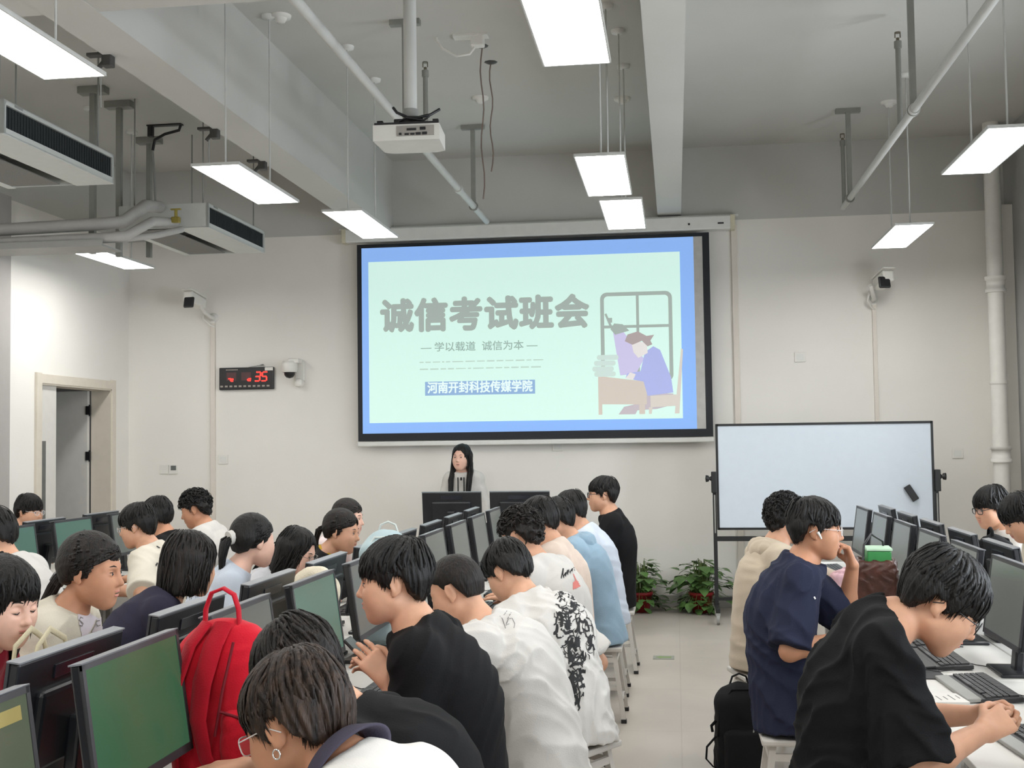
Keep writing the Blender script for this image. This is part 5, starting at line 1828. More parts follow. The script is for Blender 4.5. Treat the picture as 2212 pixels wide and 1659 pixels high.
# ---------------------------------------------------------------- the people
W_TEE = cloth('tee_white', (202, 199, 194))
C_TEE = cloth('tee_cream', (210, 203, 188))
BK_TEE = cloth('tee_black', (17, 17, 19))
NAVY = cloth('tee_navy', (38, 42, 62))
PEACH = cloth('tee_peach', (212, 194, 180))
LBLUE = cloth('hoodie_light_blue', (140, 166, 184))
PALE = cloth('shirt_pale_blue', (190, 198, 210))
BEIGE = cloth('hoodie_beige', (192, 178, 158))
CREAM_J = cloth('jacket_cream', (206, 199, 182))
RED_T = cloth('top_red', (150, 22, 46))
DKNAVY = cloth('top_dark_navy', (44, 42, 58))
PINKW = cloth('shirt_pale_pink', (208, 192, 190))
TRACK = cloth('track_jacket_black', (30, 29, 30))
YEL = cloth('collar_yellow', (196, 158, 48))
DCOL = cloth('collar_dark_violet', (66, 62, 76))
GREYW = cloth('shirt_grey_white', (196, 196, 200))
PI = math.pi
ST = []   # (x, y, heading, label) for the stools


def sit(info, label):
    r = info['root']
    ST.append((r.location.x, r.location.y, r.rotation_euler.z, label))
    return info

NEAR = dict(h=0.0055, hf=0.0032)
MID = dict(h=0.0075, hf=0.0042)
FAR = dict(h=0.010, hf=0.0055)

# the boy in black with a phone
p13 = sit(person('young man in a black tee in profile, holding a phone at the middle row', at(850, 1256, 3.69), PI, dl=0.05, pitch=0.06, yaw=0.16, hair='fringe', skin='a', shirt_mat=BK_TEE, seed=13, tufts=420, wr=0.009, wf=13.0, sleeve=0.95, loose=0.022, slouch=0.05,
       arms={'L': (at(838, 1466, 3.58), dict(dir=(0.6, -0.15, 0.55), back=(-0.3, 0.9, 0.35), curl=0.32, spread=0.03, fine=True, thumb=0.3, pole=(-0.6, 0.3, -1))), 'R': (at(842, 1470, 3.80), dict(dir=(0.6, 0.15, 0.5), back=(-0.3, -0.9, 0.3), curl=0.5, thumb=0.6))}, **NEAR), 'white stool under the young man in black with a phone')
# foreground boy with glasses and an earring
p14 = sit(person('young man in the foreground with streaked brown hair, clear glasses and an earring', at(640, 1562, 2.3), PI - 0.42, pitch=0.42, yaw=0.05, sc=1.0, neck_long=-0.045, nbx=-0.03, hair='tuft', hcol='brown', skin='b', shirt_mat=W_TEE, shirt_name='polo_shirt', seed=14, tufts=760, loose=0.018,
       h=0.0055, hf=0.0028), 'white stool under the young man with streaked brown hair')
glasses(p14['root'], p14['Rh'], p14['H'], p14['sc'], FR_CLEAR, 'square')
m = MB()
c_ = Vector(p14['H'] + p14['Rh'] @ np.array((-0.004, 0.085, -0.044)))
m.lathe([(0.009 + 0.0018 * math.cos(t), 0.0018 * math.sin(t)) for t in [k * 2 * PI / 8 for k in range(9)]], (0, 0, 0), 24, rot=Matrix.Translation(c_) @ Matrix.Rotation(R(90), 4, 'X'))
m.build('earring', mat('silver', (0.85, 0.85, 0.85), 0.15, metal=1.0), p14['root'])
# the boy in front of him, head down
p15 = sit(person('dark haired person in black bent forward behind the young man with streaked hair', at(648, 1452, 2.95), PI, pitch=0.75, arms={'L': (0.60, 0.13, 0.86, dict(pole=(-0.9, 0.2, 0.05))), 'R': (0.60, -0.13, 0.86, dict(pole=(-0.9, -0.2, 0.05)))}, hair='fringe', hcol='dark', shirt_mat=BK_TEE, seed=15, tufts=420, face=False, loose=0.02, slouch=0.07, h=0.0065, hf=0.0042), 'white stool under the person in black bent forward')
p16 = sit(person('young man with cropped hair and a white tee looking down, middle row', at(985, 1275, 4.47), PI - 0.15, dl=-0.07, arms={'L': (0.46, 0.12, 0.855, dict(pole=(-0.6, 0.5, 0.3))), 'R': (0.46, -0.12, 0.855, dict(pole=(-0.6, -0.5, 0.3)))}, pitch=0.42, yaw=-0.1, hair='buzz', hcol='dark', shirt_mat=W_TEE, seed=16, loose=0.026, sleeve=0.95, slouch=0.06, wr=0.012, wf=13.0, **NEAR), 'white stool under the young man with cropped hair')
p17 = sit(person('young man in a white tee with a big black ink print on the back', at(1097, 1235, 5.24), PI - 0.55, dl=-0.08, pitch=0.62, hair='fringe', shirt_mat=W_TEE, seed=17, tufts=300, loose=0.026, sleeve=0.85, slouch=0.06, wr=0.012, wf=13.0,
       arms={'L': (0.30, 0.10, 0.66, dict(pole=(-0.5, 1, -0.6))), 'R': (0.20, -0.16, 0.58, dict(pole=(-0.9, -1, 0.1)))}, **MID), 'white stool under the young man with the black ink print')
p18 = sit(person('curly haired young man in a white tee with black script and a red blot', at(1125, 1158, 6.02), PI - 0.35, dl=0.04, pitch=0.35, yaw=-0.1, hair='curly', hcol='dark', shirt_mat=W_TEE, seed=18, tufts=320, loose=0.024, slouch=0.05, **MID), 'white stool under the curly haired young man in white')
p19 = sit(person('dark haired young man in a peach tee behind the curly haired one', at(1165, 1125, 6.85), PI, pitch=0.3, yaw=-0.3, hair='fringe', shirt_mat=PEACH, seed=19, loose=0.02, tufts=180, face=False, **MID), 'white stool under the young man in peach')
p20 = sit(person('dark haired student in a light blue hooded top', at(1203, 1122, 7.55), PI, pitch=0.35, yaw=-0.25, hair='fringe', shirt_mat=LBLUE, shirt_name='hooded_top', sleeve=1.95, seed=20, loose=0.026, tufts=160, face=False, **MID), 'white stool under the student in the light blue hood')
p21 = sit(person('black haired student in a pale shirt behind the light blue hooded top', at(1232, 1103, 8.3), PI, pitch=0.3, yaw=-0.2, hair='bowl', shirt_mat=PALE, seed=21, loose=0.03, sleeve=1.4, tufts=160, face=False, **MID), 'white stool under the student in the pale shirt')
p22 = sit(person('young man in black with dark glasses sitting upright nearest the front wall', at(1301, 1068, 9.1), PI, dl=-0.07, pitch=0.0, yaw=0.15, hair='fringe', shirt_mat=BK_TEE, seed=22, loose=0.02, tufts=200, sleeve=0.95, pants='jeans', **MID), 'white stool under the young man in black with dark glasses')
glasses(p22['root'], p22['Rh'], p22['H'], 1.0, FR_BLACK, 'thick')
# the woman who is speaking
p23 = person('woman with long black hair in white standing below the projection screen', at(997, 988, 11.75), -PI / 2, pitch=0.0, yaw=-0.22, fem=True, stand=True, hair='long', skin='c', shirt_mat=W_TEE, shirt_name='blouse', sleeve=1.9, seed=23, group='people in the computer room', tufts=160, mouth=0.004, h=0.007, hf=0.0045, pants='white')
m = MB()
for s in (-1, 1):
    m.box(Vector(p23['nb'] + p23['fw'] * 0.125 + np.array((0, s * 0.03, -0.16))), (0.006, 0.012, 0.20), bev=0.002)
m.box(Vector(p23['nb'] + p23['fw'] * 0.115 + np.array((0, 0, -0.075))), (0.02, 0.016, 0.03), bev=0.004)
m.build('lapel_trim', BK_TEE, p23['root'])
# right row
p24 = sit(person('curly black haired person in a beige hooded jacket, back turned, right row', at(1697, 1122, 6.75), 0.25, lean=0.15, pitch=0.1, yaw=0.35, hair='curly', shirt_mat=BEIGE, shirt_name='hooded_jacket', sleeve=1.95, seed=24, loose=0.026, tufts=320, face=False,
       arms={'R': (at(1866, 1277, 6.95), dict(dir=(1, 0.1, -0.10), curl=0.15, fine=True)), 'L': (0.5, 0.1, 0.79, {})}, **MID), 'white stool under the person in the beige jacket')
p25 = sit(person('young man in a navy tee with glasses and a white earbud, fist at his mouth', at(1762, 1143, 5.34), 0.0, dl=-0.04, pitch=0.05, yaw=-0.06, hair='fringe', skin='b', shirt_mat=NAVY, seed=25, tufts=420, loose=0.026, sleeve=0.95, slouch=0.06, wr=0.012, wf=13.0,
       arms={'L': (at(1842, 1222, 5.45), dict(dir=(-0.35, 0, 1.0), back=(0.9, 0.1, 0.35), curl=0.95, thumb=0.8, fine=True, pole=(0.25, 0.2, -1))), 'R': (at(1832, 1376, 5.1), dict(pole=(-0.5, -0.3, -1)))}, h=0.0065, hf=0.0038), 'white stool under the young man in navy')
glasses(p25['root'], p25['Rh'], p25['H'], 1.0, FR_CLEAR, 'round')
part('earbud', WHITE_P, p25['root'], lambda b: b.tube([Vector(p25['H'] + p25['Rh'] @ np.array(q)) for q in ((0.004, -0.090, -0.006), (0.012, -0.092, -0.018), (0.020, -0.088, -0.034))], [0.007, 0.005, 0.0035], 8))
p26 = sit(person('young man in a loose black tee and dark glasses bent over his joined hands', at(2035, 1300, 3.55), 0.0, dl=0.10, pitch=0.62, yaw=-0.12, sc=1.06, neck_long=-0.065, nbx=-0.045, hair='bowl', skin='a', shirt_mat=BK_TEE, seed=26, tufts=620, loose=0.040, sleeve=1.0, slouch=0.03, hunch=0.0, wr=0.012, wf=13.0,
       arms={'R': (at(2128, 1578, 3.44), dict(dir=(0.75, 0.5, 0.25), back=(0.2, -0.8, 0.5), curl=0.7, thumb=0.3, fine=True, pole=(-0.5, -0.6, -1))), 'L': (at(2118, 1545, 3.74), dict(dir=(0.7, -0.45, 0.2), back=(0.2, 0.8, 0.5), curl=0.8, thumb=0.4, fine=True, pole=(-0.4, 0.6, -1)))}, **NEAR), 'white stool under the young man in loose black tee')
glasses(p26['root'], p26['Rh'], p26['H'], p26['sc'], FR_BLACK, 'round')
p27 = sit(person('young man in white with dark glasses beyond the right row monitors', at(2140, 1096, 8.5), PI, sc=1.06, pitch=0.2, yaw=0.35, hair='bowl', shirt_mat=W_TEE, seed=27, tufts=240, **MID), 'white stool under the young man in white with dark glasses')
glasses(p27['root'], p27['Rh'], p27['H'], 1.0, FR_BLACK, 'thick')
p28 = sit(person('dark haired young man cut by the right edge, looking down', at(2203, 1118, 7.7), PI, sc=1.06, pitch=0.55, yaw=0.2, hair='bowl', shirt_mat=C_TEE, seed=28, tufts=240, **MID), 'white stool under the young man cut by the right edge')
# far left row
p1 = sit(person('young man with black hair and clear glasses behind the far left monitors', at(64, 1104, 9.0), 0.0, pitch=0.1, yaw=-0.25, hair='bowl', shirt_mat=BK_TEE, seed=1, tufts=220, **MID), 'white stool under the young man in clear glasses by the door')
glasses(p1['root'], p1['Rh'], p1['H'], 1.0, FR_CLEAR, 'round')
p2 = sit(person('person in white bent over the desk at the left edge', at(-14, 1158, 5.6), PI, pitch=0.4, hair='fringe', shirt_mat=W_TEE, seed=2, tufts=120, loose=0.03, slouch=0.07, face=False, **MID), 'white stool under the person in white at the left edge')
p5 = sit(person('young man in a cream tee with clear glasses, chin on his hand, far left row', at(296, 1136, 7.0), PI, pitch=0.2, yaw=0.05, hair='bowl', shirt_mat=C_TEE, seed=5, tufts=260, loose=0.024, sleeve=1.0,
       arms={'L': (at(262, 1272, 6.75), dict(dir=(0.5, -0.1, 0.3))), 'R': (0.45, -0.15, 0.80, {})}, **MID), 'white stool under the young man in cream')
glasses(p5['root'], p5['Rh'], p5['H'], 1.0, FR_CLEAR, 'round')
p6 = sit(person('young man in black between the cream tee and the white tee, far left row', at(338, 1115, 7.75), PI, pitch=0.2, yaw=-0.35, hair='short', shirt_mat=BK_TEE, seed=6, tufts=160, face=False, skin='b', **MID), 'white stool under the young man in black, far left row')
p7 = sit(person('curly haired young man in white at the far end of the far left row', at(422, 1100, 8.4), PI, pitch=0.3, yaw=0.1, hair='curly', skin='b', shirt_mat=W_TEE, seed=7, tufts=320, loose=0.022, **MID), 'white stool under the curly haired young man in white, far left row')
# far side of the middle row, facing the aisle
p3 = sit(person('young woman with a black fringe and red top looking down at the left edge', at(8, 1300, 3.45), 0.0, lean=0.24, pitch=0.22, yaw=-0.30, fem=True, hair='bob', skin='c', shirt_mat=RED_T, seed=3, tufts=420, expr='closed', h=0.0065, hf=0.0034, sc=1.03), 'white stool under the young woman in red')
p4 = sit(person('woman with a long low ponytail and cream jacket turned to the right', at(198, 1232, 4.1), 0.0, lean=0.26, pitch=0.10, yaw=0.03, fem=True, hair='ponytail', hcol='dark', skin='b', shirt_mat=CREAM_J, shirt_name='jacket', sleeve=1.95, loose=0.024, seed=4, tufts=420, sc=1.05, mouth=0.002, wr=0.009, h=0.0065, hf=0.0034), 'white stool under the woman in the cream jacket')
p8 = sit(person('student with a black bob and dark navy top seen from behind', at(412, 1218, 5.0), 0.55, lean=0.40, pitch=0.18, yaw=0.35, fem=True, hair='bob', hcol='dark', shirt_mat=DKNAVY, seed=8, tufts=420, face=False, sc=1.05, sleeve=1.8, **MID), 'white stool under the student in dark navy')
p9 = sit(person('young woman with a black ponytail and pale blue collared shirt', at(547, 1168, 5.8), 0.45, lean=0.31, pitch=0.05, yaw=0.45, fem=True, hair='ponytail', skin='c', shirt_mat=PALE, shirt_name='blouse', seed=9, tufts=320, face=False, sc=1.04, **MID), 'white stool under the young woman in pale blue')
p10 = sit(person('young woman with long straight black hair and glasses looking down', at(642, 1192, 6.6), 0.0, pitch=0.35, yaw=-0.1, fem=True, hair='long', skin='c', shirt_mat=GREYW, seed=10, tufts=320, sc=1.03, collar=(cloth('scarf_red', (168, 34, 44)), 0.014), **MID), 'white stool under the young woman with long hair')
glasses(p10['root'], p10['Rh'], p10['H'], 1.03, FR_METAL, 'round')
p11 = sit(person('young woman in a black track top with yellow striped collar', at(738, 1147, 7.3), 0.0, lean=0.35, pitch=0.15, yaw=-0.1, fem=True, hair='ponytail', hcol='dark', skin='a', shirt_mat=TRACK, shirt_name='track_top', seed=11, tufts=260, sc=1.05, collar=(YEL, 0.018), sleeve=1.9, **MID), 'white stool under the young woman in the track top')
p12 = sit(person('person with brown black hair in pale pink half hidden by the track top', at(752, 1118, 8.1), 0.0, pitch=0.1, yaw=-0.05, fem=True, hair='ponytail', hcol='dark', skin='c', shirt_mat=PINKW, seed=12, tufts=220, **MID), 'white stool under the person in pale pink')


def head_path(i, pts):
    return [Vector(i['H'] + i['Rh'] @ (np.array(p) * i['sc'])) for p in pts]
strands('ponytail', p4['root'], [head_path(p4, [(-0.095, 0, -0.015), (-0.125, 0.0, -0.06), (-0.16, 0.0, -0.14), (-0.20, 0.0, -0.26), (-0.22, 0, -0.36)])], 'dark', 0.006, count=70, spread=0.028, seed=4)
part('hair_band', BLACK_P, p4['root'], lambda b: b.tube([head_path(p4, [(-0.108, 0, -0.03)])[0], head_path(p4, [(-0.122, 0, -0.055)])[0]], 0.027, 12))
strands('ponytail', p9['root'], [head_path(p9, [(-0.105, 0, 0.02), (-0.15, 0.0, 0.0), (-0.165, 0.0, -0.09), (-0.155, 0.0, -0.20)])], 'black', 0.006, count=60, spread=0.03, seed=9)
part('hair_band', W_TEE, p9['root'], lambda b: b.tube([head_path(p9, [(-0.110, 0, 0.02)])[0], head_path(p9, [(-0.135, 0, 0.014)])[0]], [0.036, 0.034], 12))
strands('ponytail', p11['root'], [head_path(p11, [(-0.10, 0, 0.01), (-0.14, 0.0, -0.01), (-0.15, 0.0, -0.08), (-0.145, 0.0, -0.14)])], 'dark', 0.006, count=40, spread=0.024, seed=11)
for s in (1, -1):
    strands('long_lock', p10['root'], [head_path(p10, [(-0.02, s * 0.085, -0.02), (-0.05, s * 0.095, -0.12), (-0.10, s * 0.10, -0.26)])], 'black', 0.006, count=40, spread=0.028, seed=10 + s)
    strands('long_lock', p23['root'], [head_path(p23, [(-0.005, s * 0.078, 0.0), (-0.005, s * 0.092, -0.12), (0.045, s * 0.098, -0.22), (0.075, s * 0.085, -0.42), (0.07, s * 0.075, -0.55)])], 'black', 0.006, count=50, spread=0.026, seed=23 + s, taper=0.8)
    strands('long_lock', p3['root'], [head_path(p3, [(-0.02, s * 0.085, -0.08), (-0.02, s * 0.09, -0.16), (-0.03, s * 0.085, -0.24)])], 'black', 0.005, count=30, spread=0.024, seed=33 + s)
strands('long_lock', p10['root'], [head_path(p10, [(-0.09, 0, -0.02), (-0.14, 0.0, -0.12), (-0.19, 0.0, -0.28)])], 'black', 0.007, count=60, spread=0.06, seed=17, taper=0.8)
# yellow stripes on the track top, hoods
def hood(i, material, k=1.0):
    c = i['nb'] - i['fw'] * 0.078 - i['up'] * 0.030
    soft('hood', [Ell(c, (0.062, 0.125 * k, 0.060), None, 0.04), Cone(c - V(0, 0.08 * k, 0), i['nb'] + i['fw'] * 0.05 - V(0, 0.07, 0.02), 0.034, 0.026, 0.04), Cone(c + V(0, 0.08 * k, 0), i['nb'] + i['fw'] * 0.05 + V(0, 0.07, -0.02), 0.034, 0.026, 0.04), Ell(c - i['up'] * 0.07 - i['fw'] * 0.01, (0.055, 0.09, 0.09), None, 0.05), wrinkle(0.008, 16, 3)], 0.009, material, i['root'])
hood(p20, LBLUE)
hood(p24, BEIGE, 1.1)
m = MB()
for s in (1, -1):
    for d_ in (0.0, 0.022):
        m.tube([Vector(p11['nb'] + p11['lat'] * s * (0.065 + d_) + p11['fw'] * (0.062 - d_) + V(0, 0, -0.005)), Vector(p11['nb'] + p11['lat'] * s * (0.085 + d_) + p11['fw'] * (0.112 - d_ * 0.4) + V(0, 0, -0.085)), Vector(p11['nb'] + p11['lat'] * s * (0.09 + d_) + p11['fw'] * (0.135 - d_ * 0.4) + V(0, 0, -0.20))], 0.006, 6)
m.build('collar_stripe', YEL, p11['root'])
# the phone in the hands of the boy in black
q = at(786, 1418, 3.66)
ph = thing('phone', 'dark phone held up by the young man in black', 'phone', q, 0, rot=(0, R(-45), 0))
part('casing', BLACK_P, ph, lambda b: b.box((0, 0, 0), (0.009, 0.074, 0.155), bev=0.003))
part('screen', SCR['grey'], ph, lambda b: b.box((0.0048, 0, 0), (0.001, 0.068, 0.146)))
for k, (x, y, hd, lab) in enumerate(ST):
    stool(x, y, hd, lab)['group'] = 'white metal stools'
# ---------------------------------------------------------------- bags and small things
class RBox:
    def __init__(s, c, hs, r, rot=None, k=0.02, op='+', taper=0.0):
        s.c, s.h, s.rr = np.array(c, float), np.array(hs, float), r
        s.M = np.eye(3) if rot is None else np.array(rot, float)
        s.k, s.op, s.t = k, op, taper
        e = (np.abs(s.M) @ s.h) + k + 0.02
        s.lo, s.hi = s.c - e, s.c + e

    def d(s, X, Y, Z):
        x, y, z = X - s.c[0], Y - s.c[1], Z - s.c[2]
        M = s.M
        u = x * M[0, 0] + y * M[1, 0] + z * M[2, 0]
        v = x * M[0, 1] + y * M[1, 1] + z * M[2, 1]
        w_ = x * M[0, 2] + y * M[1, 2] + z * M[2, 2]
        f = 1 - s.t * (w_ / s.h[2] * 0.5 + 0.5)
        qx, qy, qz = np.abs(u) - (s.h[0] * f - s.rr), np.abs(v) - (s.h[1] * f - s.rr), np.abs(w_) - (s.h[2] - s.rr)
        o = np.sqrt(np.maximum(qx, 0) ** 2 + np.maximum(qy, 0) ** 2 + np.maximum(qz, 0) ** 2)
        return o + np.minimum(np.maximum(qx, np.maximum(qy, qz)), 0) - s.rr


RED = cloth('bag_red_canvas', (196, 22, 42), bump=0.2)
REDD = cloth('bag_red_strap', (176, 18, 38), bump=0.25)
t = thing('backpack', 'bright red backpack standing beside the green screen monitor', 'backpack', (-1.275, 3.305, 0.752), R(2))
soft('main_body', [RBox((0, 0, 0.20), (0.145, 0.085, 0.205), 0.06, taper=0.10), Ell((0, 0, 0.36), (0.128, 0.078, 0.105), None, 0.05), Cone((0.06, -0.04, 0.05), (0.05, -0.035, 0.30), 0.07, 0.06, 0.05), wrinkle(0.005, 14, 2)], 0.006, RED, t)
soft('side_pocket', [RBox((0.075, -0.075, 0.12), (0.062, 0.045, 0.11), 0.035, rotm(0.3)), wrinkle(0.003, 16, 5)], 0.006, RED, t)
part('handle', REDD, t, lambda b: b.tube([(-0.055, -0.02, 0.43), (-0.052, -0.02, 0.49), (-0.035, -0.02, 0.535), (0.0, -0.02, 0.548), (0.03, -0.02, 0.53), (0.043, -0.02, 0.49), (0.046, -0.02, 0.44)], 0.016, 10, flat=0.35))
part('shoulder_strap', REDD, t, lambda b: b.tube([(0.01, -0.05, 0.455), (-0.005, -0.095, 0.40), (-0.03, -0.112, 0.30), (-0.04, -0.118, 0.20), (-0.015, -0.125, 0.10), (0.03, -0.12, 0.02)], [0.032, 0.034, 0.034, 0.030, 0.024, 0.022], 10, flat=0.3))
part('shoulder_strap', REDD, t, lambda b: b.tube([(-0.04, -0.045, 0.455), (-0.075, -0.08, 0.40), (-0.105, -0.098, 0.30), (-0.12, -0.10, 0.18), (-0.11, -0.095, 0.06)], [0.030, 0.032, 0.030, 0.028, 0.022], 10, flat=0.3))
part('seam', mat('seam_dark_red', s2l(112, 10, 26), 0.8), t, lambda b: b.tube([(0.055, -0.100, 0.41), (0.03, -0.120, 0.28), (0.012, -0.128, 0.16)], 0.004, 6).tube([(0.025, -0.122, 0.225), (0.09, -0.118, 0.205), (0.13, -0.08, 0.19)], 0.004, 6))

def backpack(name, label, cat, loc, rz, size, material, trim, seed, group=None, handle=True, straps=True):
    w_, d_, h_ = size
    t = thing(name, label, cat, loc, rz, group)
    soft('main_body', [RBox((0, 0, h_ * 0.45), (w_ / 2, d_ / 2, h_ * 0.45), 0.05, taper=0.08), Ell((0, 0, h_ * 0.78), (w_ * 0.47, d_ * 0.45, h_ * 0.24), None, 0.04), wrinkle(0.006, 14, seed)], 0.008, material, t)
    soft('front_pocket', [RBox((0, -d_ * 0.48, h_ * 0.30), (w_ * 0.38, 0.04, h_ * 0.24), 0.03), wrinkle(0.003, 18, seed + 1)], 0.008, material, t)
    if handle:
        part('handle', trim, t, lambda b: b.tube([(-0.05, 0.02, h_ * 0.97), (-0.035, 0.02, h_ + 0.03), (0, 0.02, h_ + 0.045), (0.035, 0.02, h_ + 0.03), (0.05, 0.02, h_ * 0.97)], 0.010, 8, flat=0.5))
    part('zip', trim, t, lambda b: b.tube([(-w_ * 0.47, -d_ * 0.28, h_ * 0.45), (-w_ * 0.42, -d_ * 0.32, h_ * 0.78), (-w_ * 0.2, -d_ * 0.30, h_ * 0.955), (w_ * 0.2, -d_ * 0.30, h_ * 0.955), (w_ * 0.42, -d_ * 0.32, h_ * 0.78), (w_ * 0.47, -d_ * 0.28, h_ * 0.45)], 0.006, 6))
    if straps:
        for s in (1, -1):
            part('shoulder_strap', trim, t, lambda b: b.tube([(s * 0.05, d_ * 0.40, h_ * 0.92), (s * 0.09, d_ * 0.62, h_ * 0.7), (s * 0.11, d_ * 0.66, h_ * 0.4), (s * 0.12, d_ * 0.45, h_ * 0.08)], 0.020, 8, flat=0.35))
    return t
LB = cloth('bag_pale_blue', (172, 190, 194), bump=0.2)
q = at(837, 1133, 5.63)
backpack('backpack', 'pale blue backpack standing on the middle row behind the boy with a phone', 'backpack', (q.x, 5.63, 0.751), R(6), (0.27, 0.17, 0.535), LB, cloth('bag_pale_trim', (196, 204, 200)), 3)
q = at(681, 1225, 4.86)
tt = thing('handbag', 'small cream plush bag between the monitors near the girl in pale blue', 'bag', (q.x, 4.865, 0.751))
soft('main_body', [RBox((0, 0, 0.2), (0.095, 0.06, 0.20), 0.045), Ell((0, 0, 0.36), (0.085, 0.055, 0.09), None, 0.05), wrinkle(0.006, 22, 4)], 0.007, cloth('plush_cream', (214, 204, 182), bump=0.5), tt)
part('button', BLACK_P, tt, lambda b: b.ell((0.03, -0.062, 0.40), (0.007, 0.006, 0.007)))
BKB = cloth('bag_black', (22, 22, 24), bump=0.2)
t = backpack('backpack', 'black backpack standing on the floor beside the stool of the boy in navy', 'backpack', (0.30, 6.30, 0.0), R(8), (0.27, 0.20, 0.46), BKB, cloth('bag_black_trim', (14, 14, 15)), 6, straps=False)
part('loose_strap', cloth('bag_black_trim', (14, 14, 15)), t, lambda b: b.tube([(-0.13, -0.02, 0.20), (-0.18, -0.03, 0.15), (-0.185, -0.03, 0.09), (-0.15, -0.03, 0.05), (-0.12, -0.02, 0.045)], 0.010, 8, flat=0.4).tube([(-0.13, -0.03, 0.28), (-0.155, -0.03, 0.255), (-0.15, -0.03, 0.225)], 0.008, 6))
part('zip_pull', METAL_G, t, lambda b: b.box((0.045, -0.148, 0.30), (0.005, 0.006, 0.11), rot=(0, R(12), 0)))
backpack('backpack', 'black backpack on the wall side of the right row below the boys in white', 'backpack', (1.80, 7.25, 0.751), R(90), (0.32, 0.20, 0.38), BKB, cloth('bag_black_trim', (14, 14, 15)), 8)
BR = mat('leather_brown', s2l(74, 40, 30), 0.38, var=0.25, scale=14, bump=0.3, bscale=60)
t = thing('handbag', 'dark brown leather bag on the right row desk with a green box in it', 'bag', (0.965, 6.215, 0.751), R(-4))
soft('main_body', [RBox((0, 0, 0.175), (0.105, 0.125, 0.18), 0.035, taper=-0.04), RBox((0, 0, 0.345), (0.070, 0.095, 0.05), 0.01, op='-', k=0.01), wrinkle(0.007, 20, 9)], 0.006, BR, t)
part('strap', BLACK_P, t, lambda b: b.tube([(-0.06, -0.08, 0.33), (-0.05, -0.06, 0.42), (-0.01, 0.0, 0.47), (0.05, 0.05, 0.43), (0.06, 0.08, 0.33)], 0.006, 8))
t = thing('food_box', 'green plastic box with pale lid sticking out of the brown bag', 'box', (0.985, 6.21, 1.055), R(-4))
part('tray', mat('box_green', s2l(58, 142, 76), 0.4), t, lambda b: b.box((0, 0, 0.045), (0.115, 0.17, 0.09), bev=0.008))
part('lid', mat('lid_pale_green', s2l(186, 220, 190), 0.4), t, lambda b: b.box((0, 0, 0.096), (0.125, 0.18, 0.014), bev=0.004))
t = thing('pouch', 'pale pink fabric pouch with papers before the mouth of the boy in navy', 'pouch', (0.86, 6.60, 0.751))
soft('main_body', [RBox((0, 0, 0.12), (0.06, 0.07, 0.12), 0.03), RBox((0.02, 0.03, 0.20), (0.05, 0.05, 0.06), 0.03), wrinkle(0.012, 26, 12)], 0.006, cloth('pouch_pink', (216, 178, 186)), t)
part('paper', PAPER, t, lambda b: b.box((0.075, 0.02, 0.14), (0.006, 0.14, 0.28), rot=(0, R(6), 0)))
def bottle(x, y, r, h_, material, cap, label, name='water_bottle', z=0.751):
    t = thing(name, label, 'bottle', (x, y, z))
    part('body', material, t, lambda b: b.lathe([(0.0, 0.0), (r * 0.92, 0.0), (r, 0.01), (r, h_ * 0.78), (r * 0.86, h_ * 0.84)], (0, 0, 0), 22))
    part('cap', cap, t, lambda b: b.lathe([(r * 0.88, h_ * 0.835), (r * 0.88, h_ * 0.98), (r * 0.8, h_), (0.0, h_)], (0, 0, 0), 22))
    return t
bottle(-1.235, 7.02, 0.042, 0.27, BLACK_P, mat('cap_dark_grey', s2l(60, 60, 64), 0.4), 'black tumbler on the middle row beside the buzz cut boy and grey monitors')
t = thing('cup', 'white ceramic cup at the bottom left beside the green screen', 'cup', (-1.545, 3.165, 0.751))
part('body', WHITE_P, t, lambda b: b.lathe([(0.0, 0.0), (0.030, 0.0), (0.036, 0.02), (0.039, 0.095), (0.036, 0.095), (0.033, 0.02), (0.0, 0.012)], (0, 0, 0), 24))
part('handle', WHITE_P, t, lambda b: b.tube([(0.037, 0, 0.08), (0.058, 0, 0.072), (0.058, 0, 0.04), (0.036, 0, 0.028)], 0.005, 8))
t = thing('storage_box', 'cream open box between the far left desk and the woman with a ponytail', 'box', (-4.02, 6.92, 0.751), R(6))
part('box', mat('box_cream', s2l(208, 198, 176), 0.7), t, lambda b: b.box((0, 0, 0.10), (0.14, 0.16, 0.20), bev=0.006))
part('flap', mat('box_cream', (0, 0, 0)), t, lambda b: b.box((-0.085, 0, 0.23), (0.006, 0.15, 0.10), rot=(0, R(-20), 0)))
t = thing('floor_sticker', 'small green and yellow sign stuck on the aisle floor', 'floor sign', (-0.127, 9.6, 0.0))
part('plate', mat('sticker_grey', s2l(150, 152, 142), 0.5), t, lambda b: b.box((0, 0, 0.002), (0.165, 0.15, 0.004)))
part('arrow', mat('sticker_green', s2l(120, 150, 84), 0.5), t, lambda b: b.box((0.02, 0, 0.0045), (0.08, 0.05, 0.001)).poly([(-0.06, 0, 0.0045), (-0.02, 0.05, 0.0045), (-0.02, -0.05, 0.0045)], (0, 0, 0.001)))
q = at(762, 1372, 3.85)
t = thing('pencil_case', 'pink patterned case propped by the keyboard in front of the phone', 'case', (-1.16, 3.98, 0.751))
soft('main_body', [RBox((0, 0, 0.11), (0.03, 0.05, 0.11), 0.02), wrinkle(0.004, 30, 3)], 0.005, cloth('case_pink', (226, 188, 190)), t)
part('zip', METAL_G, t, lambda b: b.tube([(0.0, -0.045, 0.21), (0.0, 0.045, 0.21)], 0.005, 6))

